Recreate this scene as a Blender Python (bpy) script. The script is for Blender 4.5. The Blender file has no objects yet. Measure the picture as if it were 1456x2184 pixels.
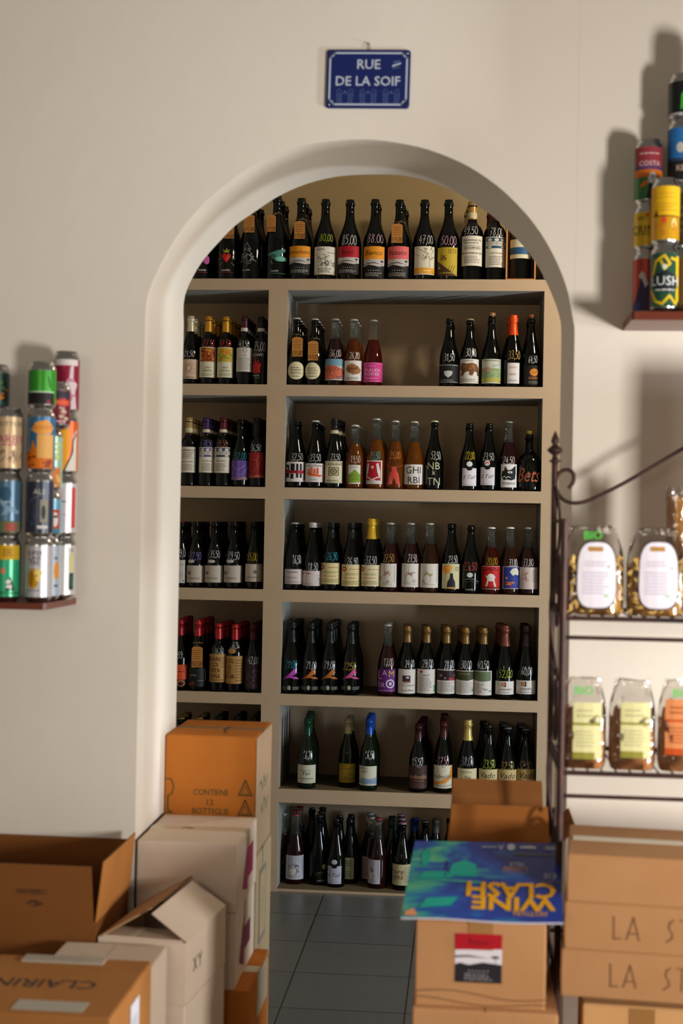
import bpy, math, random
from mathutils import Vector, Matrix
from mathutils.geometry import tessellate_polygon
random.seed(7)
S = bpy.context.scene
C = S.collection
PI = math.pi

# ------------------------------------------------------------------ camera
FPX = 3033.0; CH = 1.70
YAW, PITCH, ROLL = .0865, .0091, .0183
fw = Vector((-math.sin(YAW)*math.cos(PITCH), math.cos(YAW)*math.cos(PITCH), math.sin(PITCH)))
r0 = Vector((math.cos(YAW), math.sin(YAW), 0)); u0 = r0.cross(fw)
rt = r0*math.cos(ROLL)+u0*math.sin(ROLL); up = -r0*math.sin(ROLL)+u0*math.cos(ROLL)
cam = bpy.data.cameras.new('camera'); co = bpy.data.objects.new('camera', cam); C.objects.link(co)
co.matrix_world = Matrix(((rt.x, up.x, -fw.x, 0), (rt.y, up.y, -fw.y, 0), (rt.z, up.z, -fw.z, CH), (0, 0, 0, 1)))
cam.sensor_fit = 'VERTICAL'; cam.sensor_height = 36; cam.lens = FPX/2184*36
cam.dof.use_dof = True; cam.dof.focus_distance = 6.4; cam.dof.aperture_fstop = 3.4
cam.clip_start = .05
S.camera = co

def at(u, v, Y):                     # where the sight line through a pixel meets the plane Y
    d = fw+rt*((u-728)/FPX)-up*((v-1092)/FPX)
    return d*(Y/d.y)+Vector((0, 0, CH))
def onz(u, v, z):
    d = fw+rt*((u-728)/FPX)-up*((v-1092)/FPX)
    return d*((z-CH)/d.z)+Vector((0, 0, CH))

# ------------------------------------------------------------------ world and lights
W = bpy.data.worlds.new('world'); S.world = W; W.use_nodes = True
W.node_tree.nodes['Background'].inputs[0].default_value = (1, .85, .68, 1)
W.node_tree.nodes['Background'].inputs[1].default_value = .17
def area(name, loc, target, size, sy, power, col):
    l = bpy.data.lights.new(name, 'AREA'); l.shape = 'RECTANGLE'; l.size = size; l.size_y = sy
    l.energy = power; l.color = col
    o = bpy.data.objects.new(name, l); C.objects.link(o); o.location = loc
    o.rotation_euler = (Vector(target)-Vector(loc)).to_track_quat('-Z', 'Y').to_euler()
    return o
kl = area('street_door_light', (2.25, .80, 1.33), (-.35, 3.6, 2.2), .34, .5, 56, (1, .965, .915)); kl.data.spread = math.radians(125)
area('side_window_light', (2.85, 2.72, 1.55), (-.8, 3.85, 1.6), .3, .9, 85, (.93, .97, 1))
area('shop_fill_light', (-1.2, -1.6, 2.0), (-.3, 3.6, 1.3), 1.2, 1.0, 24, (1, .87, .72))  # warm fill added to lift shaded fronts and shadows, no known lamp
area('inner_window_light', (2.75, 4.75, .95), (.0, 6.5, 1.4), .3, .8, 74, (.74, .87, 1))
area('inner_ceiling_lamp', (1.3, 5.45, 3.3), (-.2, 6.4, 1.7), .25, .25, 24, (1, .84, .64))
S.view_settings.view_transform = 'Standard'; S.view_settings.look = 'None'
S.view_settings.exposure = 0.0; S.view_settings.gamma = 1; S.view_settings.use_curve_mapping = False

# ------------------------------------------------------------------ materials
def lin(h):
    c = [int(h[i:i+2], 16)/255 for i in (0, 2, 4)]
    return tuple(x/12.92 if x <= .04045 else ((x+.055)/1.055)**2.4 for x in c)+(1,)
MC = {}
def pm(name, col, rough=.6, metal=0, spec=.5, trans=0, ior=1.45, coat=0, noise=None, bump=None, alpha=None):
    if name in MC: return MC[name]
    m = bpy.data.materials.new(name); m.use_nodes = True; nt = m.node_tree; b = nt.nodes['Principled BSDF']
    c = lin(col); b.inputs['Base Color'].default_value = c
    b.inputs['Roughness'].default_value = rough; b.inputs['Metallic'].default_value = metal
    b.inputs['Specular IOR Level'].default_value = spec; b.inputs['IOR'].default_value = ior
    b.inputs['Transmission Weight'].default_value = trans; b.inputs['Coat Weight'].default_value = coat
    if alpha is not None: b.inputs['Alpha'].default_value = alpha
    if noise or bump:
        tc = nt.nodes.new('ShaderNodeTexCoord')
    if noise:
        sc, amt, c2 = noise
        n = nt.nodes.new('ShaderNodeTexNoise'); n.inputs['Scale'].default_value = sc; n.inputs['Detail'].default_value = 5
        mx = nt.nodes.new('ShaderNodeMix'); mx.data_type = 'RGBA'
        rp = nt.nodes.new('ShaderNodeMapRange'); rp.inputs[1].default_value = .35; rp.inputs[2].default_value = .68; rp.inputs[4].default_value = amt
        nt.links.new(tc.outputs['Object'], n.inputs['Vector']); nt.links.new(n.outputs[0], rp.inputs[0])
        nt.links.new(rp.outputs[0], mx.inputs[0]); mx.inputs[6].default_value = c; mx.inputs[7].default_value = lin(c2)
        nt.links.new(mx.outputs[2], b.inputs['Base Color'])
    if bump:
        n = nt.nodes.new('ShaderNodeTexNoise'); n.inputs['Scale'].default_value = bump[0]; n.inputs['Detail'].default_value = 4
        bp = nt.nodes.new('ShaderNodeBump'); bp.inputs['Strength'].default_value = bump[1]; bp.inputs['Distance'].default_value = .004
        nt.links.new(tc.outputs['Object'], n.inputs['Vector']); nt.links.new(n.outputs[0], bp.inputs['Height'])
        nt.links.new(bp.outputs[0], b.inputs['Normal'])
    MC[name] = m
    return m
def ink(h): return pm('print_'+h, h, .55, spec=.3)
def chalk(h): return pm('marker_'+h, h, .8, spec=.1)
plaster = pm('cream_plaster', 'DCD2C4', .92, spec=.15, noise=(1.6, .35, 'D2C7B8'), bump=(14, .25))
jambplaster = plaster
shelfpaint = pm('beige_shelf_paint', 'BBA284', .8, spec=.2, noise=(9, .3, 'AE967A'), bump=(40, .12))
roompaint = pm('ochre_room_paint', 'B39C72', .9, spec=.1, noise=(3, .3, 'A58E66'), bump=(30, .1))
GL = {
 'dark': pm('dark_bottle_glass', '040604', .05, spec=.36),
 'green': pm('green_bottle_glass', '08160A', .05, spec=.4),
 'amber': pm('amber_wine', '9A4A14', .04, trans=.8, ior=1.34),
 'orange': pm('orange_wine', 'B06414', .04, trans=.8, ior=1.34),
 'rose': pm('rose_wine', '7A2418', .04, trans=.85, ior=1.34),
 'ruby': pm('ruby_wine', '200808', .05, trans=0, ior=1.4),
 'brownish': pm('copper_wine', '7A4428', .05, trans=.9, ior=1.34),
 'clear': pm('clear_bottle_glass', 'E8EEEA', .04, trans=.98, ior=1.2)}
def card(name, h, h2): return pm(name, h, .85, spec=.15, noise=(5, .6, h2), bump=(60, .1))
kraft = card('kraft_cardboard', 'B6855A', 'A8774C')
brown = card('brown_cardboard', '7E4E26', '734520')
orangebox = card('orange_cardboard', 'B86E2C', 'AC6426')
whitebox = card('white_cardboard', 'DCC8B4', 'D0BBA6')
darkedge = pm('cardboard_edge', '6E4A2A', .9)
tape = pm('packing_tape', 'C9BBA0', .3, spec=.5)
browntape = pm('brown_tape', '9C7040', .3, spec=.5)
iron = pm('rusty_iron', '33211F', .55, metal=.4, noise=(30, .6, '573428'))
alu = pm('aluminium', 'B9B8B6', .22, metal=1)
shelfwood = pm('varnished_red_wood', '6A2E1C', .3, spec=.5, noise=(12, .6, '5E2616'))
tagcard = pm('kraft_tag', 'B97B36', .85)
twine = pm('twine', 'B99A66', .9)
def plastic_film():
    m = bpy.data.materials.new('clear_plastic_film'); m.use_nodes = True; nt = m.node_tree
    for n in list(nt.nodes): nt.nodes.remove(n)
    o = nt.nodes.new('ShaderNodeOutputMaterial'); t = nt.nodes.new('ShaderNodeBsdfTransparent'); g = nt.nodes.new('ShaderNodeBsdfGlossy')
    g.inputs['Roughness'].default_value = .12; t.inputs[0].default_value = (.93, .92, .90, 1)
    f = nt.nodes.new('ShaderNodeFresnel'); f.inputs[0].default_value = 1.6
    a = nt.nodes.new('ShaderNodeMath'); a.operation = 'ADD'; a.inputs[1].default_value = .08
    x = nt.nodes.new('ShaderNodeMixShader')
    tc = nt.nodes.new('ShaderNodeTexCoord'); n = nt.nodes.new('ShaderNodeTexNoise'); n.inputs['Scale'].default_value = 38
    bp = nt.nodes.new('ShaderNodeBump'); bp.inputs['Strength'].default_value = .9; bp.inputs['Distance'].default_value = .006
    nt.links.new(tc.outputs['Object'], n.inputs['Vector']); nt.links.new(n.outputs[0], bp.inputs['Height'])
    nt.links.new(bp.outputs[0], g.inputs['Normal'])
    nt.links.new(f.outputs[0], a.inputs[0]); nt.links.new(a.outputs[0], x.inputs[0])
    nt.links.new(t.outputs[0], x.inputs[1]); nt.links.new(g.outputs[0], x.inputs[2]); nt.links.new(x.outputs[0], o.inputs[0])
    return m
film = plastic_film()

# ------------------------------------------------------------------ mesh helpers
class MB:
    def __init__(s): s.v = []; s.f = []; s.m = []; s.sm = []; s.mats = []
    def mi(s, mat):
        if mat not in s.mats: s.mats.append(mat)
        return s.mats.index(mat)
    def face(s, pts, mat, smooth=False):
        n = len(s.v); s.v += [tuple(p) for p in pts]; s.f.append(tuple(range(n, n+len(pts)))); s.m.append(s.mi(mat)); s.sm.append(smooth)
    def grid(s, rows, mat, closed=False, smooth=True):
        n = len(s.v); k = len(rows[0])
        for r in rows: s.v += [tuple(p) for p in r]
        i = s.mi(mat) if not isinstance(mat, list) else None
        for a in range(len(rows)-1):
            for b in range(k if closed else k-1):
                c = (b+1) % k
                s.f.append((n+a*k+b, n+a*k+c, n+(a+1)*k+c, n+(a+1)*k+b))
                s.m.append(s.mi(mat[a]) if i is None else i); s.sm.append(smooth)
    def box(s, lo, hi, mat, T=None):
        x0, y0, z0 = lo; x1, y1, z1 = hi
        P = [(x0,y0,z0),(x1,y0,z0),(x1,y1,z0),(x0,y1,z0),(x0,y0,z1),(x1,y0,z1),(x1,y1,z1),(x0,y1,z1)]
        if T: P = [T(p) for p in P]
        n = len(s.v); s.v += [tuple(p) for p in P]
        for q in ((0,3,2,1),(4,5,6,7),(0,1,5,4),(1,2,6,5),(2,3,7,6),(3,0,4,7)):
            s.f.append(tuple(n+i for i in q)); s.m.append(s.mi(mat)); s.sm.append(False)
    def lathe(s, prof, mat, seg=28, cx=0, cy=0, caps=True):
        rows = [[(cx+r*math.cos(2*PI*k/seg), cy+r*math.sin(2*PI*k/seg), z) for k in range(seg)] for z, r in prof]
        s.grid(rows, mat, True)
        m0 = mat[0] if isinstance(mat, list) else mat; m1 = mat[-1] if isinstance(mat, list) else mat
        if caps:
            s.face(rows[0][::-1], m0); s.face(rows[-1], m1)
    def tube(s, path, r, mat, seg=8):
        path = [Vector(p) for p in path]; rows = []
        for i, p in enumerate(path):
            d = (path[min(i+1, len(path)-1)]-path[max(i-1, 0)]).normalized()
            a = d.orthogonal().normalized() if i == 0 else (pa-d*pa.dot(d)).normalized()
            pa = a; b = d.cross(a); rr = r[i] if isinstance(r, list) else r
            rows.append([p+a*rr*math.cos(2*PI*k/seg)+b*rr*math.sin(2*PI*k/seg) for k in range(seg)])
        s.grid(rows, mat, True); s.face(rows[0][::-1], mat); s.face(rows[-1], mat)
    def build(s, name, parent=None, loc=None, rz=0, ry=0, rx=0):
        me = bpy.data.meshes.new(name); me.from_pydata(s.v, [], s.f)
        for m in s.mats: me.materials.append(m)
        me.polygons.foreach_set('material_index', s.m); me.polygons.foreach_set('use_smooth', s.sm); me.update()
        o = bpy.data.objects.new(name, me); C.objects.link(o)
        if parent: o.parent = parent
        if loc is not None: o.location = loc
        o.rotation_euler = (rx, ry, rz)
        return o
def tag(o, label, cat, group=None):
    o['label'] = label; o['category'] = cat
    if group: o['group'] = group
    return o
def thing(name, loc, label, cat, group=None, rz=0):
    o = bpy.data.objects.new(name, None); C.objects.link(o); o.location = loc; o.rotation_euler = (0, 0, rz); o.empty_display_size = .05
    return tag(o, label, cat, group)
def struct(mb, name):
    o = mb.build(name); o['kind'] = 'structure'; return o

# ------------------------------------------------------------------ printed art: flat shapes bent onto a surface
TC = {}
def text_tris(s):
    if s in TC: return TC[s]
    cu = bpy.data.curves.new('lettering', 'FONT'); cu.body = s; cu.resolution_u = 2; cu.align_x = 'CENTER'; cu.align_y = 'CENTER'
    ob = bpy.data.objects.new('lettering', cu)
    me = bpy.data.meshes.new_from_object(ob)
    V = [(v.co.x, v.co.y) for v in me.vertices]
    me.calc_loop_triangles()
    T = [tuple(V[i] for i in t.vertices) for t in me.loop_triangles]
    bpy.data.objects.remove(ob); bpy.data.curves.remove(cu); bpy.data.meshes.remove(me)
    xs = [p[0] for t in T for p in t] or [0, 1]; ys = [p[1] for t in T for p in t] or [0, 1]
    cx = (min(xs)+max(xs))/2; cy = (min(ys)+max(ys))/2; h = max(ys)-min(ys); w = max(xs)-min(xs)
    TC[s] = ([tuple(((x-cx), (y-cy)) for x, y in t) for t in T], w, h)
    return TC[s]
DG = {
 '0': [[(.3,1),(.08,.8),(.0,.45),(.1,.1),(.3,0),(.5,.15),(.55,.55),(.48,.88),(.3,1)]],
 '1': [[(.05,.72),(.32,1),(.28,0)]],
 '2': [[(.05,.78),(.2,.98),(.42,.98),(.5,.75),(.35,.45),(.02,.02),(.55,.05)]],
 '3': [[(.05,.92),(.3,1),(.48,.82),(.4,.6),(.2,.52),(.45,.42),(.5,.18),(.3,0),(.02,.08)]],
 '4': [[(.3,1),(.02,.38),(.55,.42)],[(.4,.7),(.36,0)]],
 '5': [[(.52,.98),(.15,.95),(.08,.56),(.35,.6),(.5,.35),(.38,.06),(.02,.04)]],
 '6': [[(.45,1),(.15,.7),(.02,.3),(.15,.02),(.4,.05),(.48,.3),(.3,.48),(.06,.35)]],
 '7': [[(.02,.95),(.52,.97),(.2,0)],[(.12,.5),(.45,.55)]],
 '8': [[(.42,.9),(.2,1),(.08,.8),(.25,.58),(.46,.35),(.4,.06),(.15,0),(.03,.25),(.25,.55),(.45,.78),(.42,.9)]],
 '9': [[(.5,.85),(.3,1),(.08,.85),(.1,.58),(.35,.5),(.5,.75),(.48,.3),(.3,0),(.1,.05)]],
 ',': [[(.14,.12),(.06,-.16)]], '.': [[(.1,.1),(.08,.0)]],
 '€': [[(.5,.85),(.3,1),(.1,.75),(.08,.3),(.28,.02),(.5,.15)],[(0,.58),(.36,.6)],[(0,.42),(.34,.44)]]}
def clipx(poly, x, keep_left):
    out = []
    for i in range(len(poly)):
        a = poly[i]; b = poly[(i+1) % len(poly)]
        ia = (a[0] <= x) == keep_left or a[0] == x; ib = (b[0] <= x) == keep_left or b[0] == x
        if ia: out.append(a)
        if ia != ib and a[0] != b[0]:
            t = (x-a[0])/(b[0]-a[0]); out.append((x, a[1]+t*(b[1]-a[1])))
    return out
class Art:
    """flat shapes in metres (s across, z up); drawn through f(s,z,layer)."""
    def __init__(s, f, strip=None): s.f = f; s.st = strip; s.mb = MB(); s.L = 1
    def poly(s, pts, mat, L=None, tri=False):
        L = s.L if L is None else L
        if not tri and len(pts) > 4:
            T = tessellate_polygon([[Vector((p[0], p[1], 0)) for p in pts]])
            for t in T: s.poly([pts[i] for i in t], mat, L, True)
            return
        a = sum(pts[i][0]*pts[(i+1) % len(pts)][1]-pts[(i+1) % len(pts)][0]*pts[i][1] for i in range(len(pts)))
        if a < 0: pts = pts[::-1]
        if s.st:
            x0 = min(p[0] for p in pts); x1 = max(p[0] for p in pts); k0 = math.floor(x0/s.st); k1 = math.ceil(x1/s.st)
            for k in range(k0, k1):
                q = clipx(pts, k*s.st, False) if k > k0 else pts
                q = clipx(q, (k+1)*s.st, True) if k < k1-1 else q
                if len(q) >= 3: s.mb.face([s.f(x, z, L) for x, z in q], mat)
        else: s.mb.face([s.f(x, z, L) for x, z in pts], mat)
    def line(s, pts, w, mat, L=None):
        for (x0, z0), (x1, z1) in zip(pts, pts[1:]):
            d = math.hypot(x1-x0, z1-z0) or 1; ex = (x1-x0)/d*w*.35; ez = (z1-z0)/d*w*.35; nx = -(z1-z0)/d*w/2; nz = (x1-x0)/d*w/2
            s.poly([(x0-ex+nx, z0-ez+nz), (x0-ex-nx, z0-ez-nz), (x1+ex-nx, z1+ez-nz), (x1+ex+nx, z1+ez+nz)], mat, L)
    def ell(s, cx, cz, rx, rz, mat, L=None, n=16, a0=0):
        P = [(cx+rx*math.cos(2*PI*k/n), cz+rz*math.sin(2*PI*k/n)) for k in range(n)]
        for k in range(1, n-1, 2):
            s.poly([P[0], P[k], P[k+1], P[k+2]] if k+2 < n else [P[0], P[k], P[k+1]], mat, L)
    def text(s, str_, cx, cz, h, mat, L=None, maxw=None, rot=0, sh=0):
        T, w, hh = text_tris(str_)
        k = h/hh if hh else h; kx = k
        if maxw and w*k > maxw: kx = maxw/w
        cr, sr = math.cos(rot), math.sin(rot)
        for t in T:
            P = []
            for x, y in t:
                X = x*kx+y*k*sh; Y = y*k
                P.append((cx+X*cr-Y*sr, cz+X*sr+Y*cr))
            s.poly(P, mat, L, True)
    def hand(s, str_, cx, cz, h, mat, L=None, w=None, wd=None):
        adv = [(.28 if c in ',.' else .68) for c in str_]; tot = sum(adv); k = h*.62 if not wd else wd/tot; x = cx-tot*k/2; w = w or h*.085
        for c, a in zip(str_, adv):
            j = random.uniform(-.05, .05)
            for pl in DG.get(c, []):
                s.line([(x+(px_+pz*.12)*k, cz+(pz-.5+j)*h) for px_, pz in pl], w, mat, L)
            x += a*k
    # ops are written in fractions of the label's width and height
    def ops(s, x0, z0, x1, z1, ops):
        W_ = x1-x0; H_ = z1-z0
        X = lambda u: x0+u*W_
        Z = lambda v: z0+v*H_
        L = 2
        for o in ops:
            k = o[0]; L += .35; c = ink(o[-1])
            if k == 'r': s.poly([(X(o[1]), Z(o[2])), (X(o[3]), Z(o[2])), (X(o[3]), Z(o[4])), (X(o[1]), Z(o[4]))], c, L)
            elif k == 'p': s.poly([(X(a), Z(b)) for a, b in o[1]], c, L)
            elif k == 'l': s.line([(X(a), Z(b)) for a, b in o[1]], o[2]*H_, c, L)
            elif k == 'e': s.ell(X(o[1]), Z(o[2]), o[3]*W_, o[4]*H_, c, L)
            elif k == 't': s.text(o[1], X(o[2]), Z(o[3]), o[4]*H_, c, L, maxw=.96*W_*(o[5] if len(o) > 6 and not isinstance(o[5], str) else 1))
            elif k == 's': s.text(o[1], X(o[2]), Z(o[3]), o[4]*H_, c, L, maxw=.9*W_, sh=.3)
            elif k == 'n':
                u0_, v0_, u1_, v1_, n = o[1:6]; dz = (v1_-v0_)/n
                for i in range(n):
                    zc = v0_+(i+.5)*dz; a = u0_; e = u1_-(random.random()*.25*(u1_-u0_))
                    while a < e-.02:
                        b = min(e, a+random.uniform(.06, .16)); s.poly([(X(a), Z(zc-dz*.2)), (X(b), Z(zc-dz*.2)), (X(b), Z(zc+dz*.2)), (X(a), Z(zc+dz*.2))], c, L); a = b+.025
            elif k == 'b':    # random brush blobs
                u0_, v0_, u1_, v1_, n = o[1:6]
                for i in range(n):
                    a = random.uniform(u0_, u1_); b = random.uniform(v0_, v1_)
                    s.ell(X(a), Z(b), W_*random.uniform(.03, .1), H_*random.uniform(.02, .06), c, L+random.random()*.2, n=8)
            elif k == 'q':    # random pen strokes
                u0_, v0_, u1_, v1_, n = o[1:6]
                for i in range(n):
                    a = random.uniform(u0_, u1_); b = random.uniform(v0_, v1_)
                    s.line([(X(min(max(a+random.uniform(-.09, .09), .02), .98)), Z(min(max(b+random.uniform(-.08, .08), .02), .98))) for _ in range(3)], .012*H_, c, L)

# ------------------------------------------------------------------ the room
DW, WT, DS, DEP = 3.60, .50, 6.36, .40
FP = [(305.8,770),(305.8,702.7),(314,634),(338.4,572),(372.7,510.4),(417.4,452),(468.9,402.2),(537.6,354),(589,330),(650.9,309.5),(726.4,299.2),(780,297.5),(828.7,301.6),(897.4,314.6),(952.3,333.5),(1000.4,355.9),(1051.9,390.2),(1089.7,422.8),(1130.9,467.5),(1165.2,517.3),(1192.7,572.2),(1209.9,620.3),(1218.5,664.9),(1220.2,699.3),(1218.5,770)]
BP = [(391.6,770),(391.9,700),(393.3,634),(417.4,579),(441.4,544.7),(472.3,510.4),(503.2,479.5),(547.9,448.6),(589,421.1),(640.6,397),(692,381.6),(743.6,374),(811.5,372),(863,374.7),(914.5,386.8),(966,407.4),(1017.6,438.3),(1051.9,462.3),(1082.8,489.8),(1120.6,531),(1151.5,575.6),(1179,634),(1194.4,682),(1199.6,714.7),(1200.5,770)]
def catmull(P, n):
    L = [0]
    for a, b in zip(P, P[1:]): L.append(L[-1]+math.hypot(b[0]-a[0], b[1]-a[1]))
    out = []
    for i in range(n):
        t = L[-1]*i/(n-1); k = max(j for j in range(len(P)-1) if L[j] <= t+1e-9); f = (t-L[k])/(L[k+1]-L[k])
        p0 = P[max(k-1, 0)]; p1 = P[k]; p2 = P[k+1]; p3 = P[min(k+2, len(P)-1)]
        out.append(tuple(.5*((2*p1[j])+(-p0[j]+p2[j])*f+(2*p0[j]-5*p1[j]+4*p2[j]-p3[j])*f*f+(-p0[j]+3*p1[j]-3*p2[j]+p3[j])*f**3) for j in (0, 1)))
    return out
def prof(P, Y, xl, xr, n=64):
    Q = [at(u, v, Y) for u, v in P]; Q = [(p.x, p.z) for p in Q]
    Q[0] = (xl, Q[0][1]); Q[1] = (xl+.0005, Q[1][1]); Q[-1] = (xr, Q[-1][1]); Q[-2] = (xr-.0005, Q[-2][1])
    return [(xl, 0)]+catmull(Q, n)+[(xr, 0)]
fpf = prof(FP, DW, -.829, .266); bpf = prof(BP, DW+WT, -.829, .266)
m = MB()
for pf, Y in ((fpf, DW), (bpf, DW+WT)):
    zt_ = 4.2
    m.face([(-3.4, Y, 0), (pf[0][0], Y, 0), (pf[1][0], Y, pf[1][1]), (pf[1][0], Y, zt_), (-3.4, Y, zt_)], plaster)
    m.face([(3.6, Y, 0), (3.6, Y, zt_), (pf[-2][0], Y, zt_), (pf[-2][0], Y, pf[-2][1]), (pf[-1][0], Y, 0)], plaster)
    for a, b in zip(pf[1:-1], pf[2:-1]): m.face([(a[0], Y, a[1]), (b[0], Y, b[1]), (b[0], Y, zt_), (a[0], Y, zt_)], plaster)
m.grid([[(p[0], DW, p[1]) for p in fpf], [(p[0]*.5+q[0]*.5, DW+WT/2, p[1]*.5+q[1]*.5) for p, q in zip(fpf, bpf)], [(p[0], DW+WT, p[1]) for p in bpf]], plaster)
m.face([(-3.4, DW, 4.2), (3.6, DW, 4.2), (3.6, DW+WT, 4.2), (-3.4, DW+WT, 4.2)], plaster)
struct(m, 'wall_front')
def tile_floor():
    m = bpy.data.materials.new('grey_floor_tiles'); m.use_nodes = True; nt = m.node_tree; b = nt.nodes['Principled BSDF']
    tc = nt.nodes.new('ShaderNodeTexCoord'); br = nt.nodes.new('ShaderNodeTexBrick'); mp = nt.nodes.new('ShaderNodeMapping')
    mp.inputs['Location'].default_value = (.598, -6.01+.389*20, 0)
    br.offset = 0; br.inputs['Scale'].default_value = 1; br.inputs['Brick Width'].default_value = .425; br.inputs['Row Height'].default_value = .389
    br.inputs['Mortar Size'].default_value = .003; br.inputs['Color1'].default_value = lin('5C5F60'); br.inputs['Color2'].default_value = lin('63635F'); br.inputs['Mortar'].default_value = lin('2A2A2A')
    n = nt.nodes.new('ShaderNodeTexNoise'); n.inputs['Scale'].default_value = 7; mr = nt.nodes.new('ShaderNodeMapRange'); mr.inputs[3].default_value = .22; mr.inputs[4].default_value = .42
    nt.links.new(tc.outputs['Object'], mp.inputs[0]); nt.links.new(mp.outputs[0], br.inputs[0]); nt.links.new(br.outputs[0], b.inputs['Base Color'])
    nt.links.new(tc.outputs['Object'], n.inputs[0]); nt.links.new(n.outputs[0], mr.inputs[0]); nt.links.new(mr.outputs[0], b.inputs['Roughness'])
    return m
m = MB(); FL = .047; m.box((-3.4, -3, -.05), (3.6, 7.0, FL), tile_floor()); struct(m, 'floor')
m = MB(); m.box((-3.4, DS+DEP+.03, 0), (3.6, DS+DEP+.15, 4.2), roompaint); struct(m, 'wall_back')
m = MB(); m.box((-2.3, DW+WT, 0), (-2.2, DS+DEP+.03, 4.2), plaster); struct(m, 'wall_left')
m = MB()                                   # right wall of the inner room with its window opening
x0, x1 = 2.85, 2.95; ya, yb = DW+WT, DS+DEP+.03
m.box((x0, ya, 0), (x1, 4.4, 4.2), plaster); m.box((x0, 5.1, 0), (x1, yb, 4.2), plaster)
m.box((x0, 4.4, 0), (x1, 5.1, .45), plaster); m.box((x0, 4.4, 1.7), (x1, 5.1, 4.2), plaster); struct(m, 'wall_right')
m = MB(); m.box((-2.3, DW+WT, 4.2), (2.95, 6.8, 4.3), plaster); struct(m, 'ceiling')

# ------------------------------------------------------------------ built-in shelves
XA, XB, XC, XC2 = -.899, -.814, .335, .424
ZS = [2.806, 2.755, 2.328, 2.277, 1.8645, 1.812, 1.4034, 1.350, .9356, .8846, .5095, .4474, .0586]
su = thing('shelf_unit', (0, DS, 0), 'tall built-in beige shelf unit with thick uprights filled with wine bottles', 'shelf unit')
nichepaint = pm('grey_brown_niche_paint', '9A958A', .85, spec=.2, noise=(9, .3, '908A7E'), bump=(40, .12))
backshade = pm('dark_ochre_niche_shade', '645843', .88, spec=.15, noise=(5, .4, '584C38'), bump=(40, .12))  # niche shade put into the colour of the back panel and shelf tops
def spart(lo, hi, name):
    m = MB(); m.box((lo[0], lo[1]-DS, lo[2]), (hi[0], hi[1]-DS, hi[2]), backshade if name == 'back_panel' else nichepaint); m.m[2] = m.mi(shelfpaint); m.m[1] = m.mi(backshade); return m.build(name, su)
for a, b in ((XA, XB), (XC, XC2), (-2.2, -2.14), (1.6, 1.68)): spart((a, DS, 0), (b, DS+DEP, ZS[1]), 'upright')
spart((-2.2, DS, ZS[1]), (1.68, DS+DEP, ZS[0]), 'top_slab')
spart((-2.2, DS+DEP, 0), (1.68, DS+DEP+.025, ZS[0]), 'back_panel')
for a, b in ((-2.14, XA), (XB, XC), (XC2, 1.6)):
    for k in (2, 4, 6, 8, 10): spart((a, DS, ZS[k+1]), (b, DS+DEP, ZS[k]), 'shelf')
    spart((a, DS+.01, 0), (b, DS+DEP, ZS[12]), 'plinth')
spart((XC2, DS, 1.955), (1.6, DS+DEP, 2.01), 'shelf')

# ------------------------------------------------------------------ bottles
PR = {
 'burg': [(0,.90),(.006,.97),(.02,1),(.40,1),(.46,.985),(.52,.92),(.58,.80),(.64,.65),(.70,.51),(.76,.41),(.82,.365),(.925,.345),(.93,.41),(.965,.41),(.97,.36),(1,.35)],
 'bord': [(0,.92),(.006,.98),(.02,1),(.58,1),(.62,.975),(.655,.90),(.685,.76),(.71,.58),(.735,.46),(.77,.41),(.93,.375),(.935,.43),(.965,.43),(.97,.38),(1,.37)],
 'champ': [(0,.90),(.006,.97),(.02,1),(.36,1),(.43,.975),(.49,.91),(.55,.81),(.62,.67),(.70,.52),(.78,.41),(.86,.35),(.925,.32),(.93,.40),(.955,.40),(.96,.34),(1,.33)],
 'squat': [(0,.86),(.01,.95),(.05,1),(.42,1),(.52,.95),(.60,.80),(.65,.58),(.69,.38),(.73,.28),(.92,.25),(.925,.31),(.965,.31),(.97,.27),(1,.26)]}
RAD = {'burg': .0415, 'bord': .0385, 'champ': .0435, 'squat': .056, 'mburg': .0535, 'mbord': .0500}
def rad(pf, R, h, z):
    t = max(0, min(1, z/h))
    for (a, ra), (b, rb) in zip(pf, pf[1:]):
        if a <= t <= b: return R*(ra+(rb-ra)*(t-a)/(b-a))
    return R*pf[-1][1]
ZM = {1: (380, 380, 3.64), 2: (780, 380, 3.309), 3: (370, 860, 3.551), 4: (780, 860, 3.309), 5: (370, 1280, 3.551), 6: (780, 1280, 3.309), 7: (560, 1500, 3.467), 8: (0, 680, 3.309), 9: (1256, 100, 3.41)}
ROWZ = {1: ZS[0], 2: ZS[2], 3: ZS[4], 4: ZS[6], 5: ZS[8], 6: ZS[10], 7: ZS[12]}
ROWN = {1: 'the top shelf', 2: 'the second shelf', 3: 'the third shelf', 4: 'the fourth shelf', 5: 'the fifth shelf', 6: 'the sixth shelf', 7: 'the bottom shelf'}
ORD = ['directly behind', 'second behind', 'third behind', 'fourth behind']
NB = [0]
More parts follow.
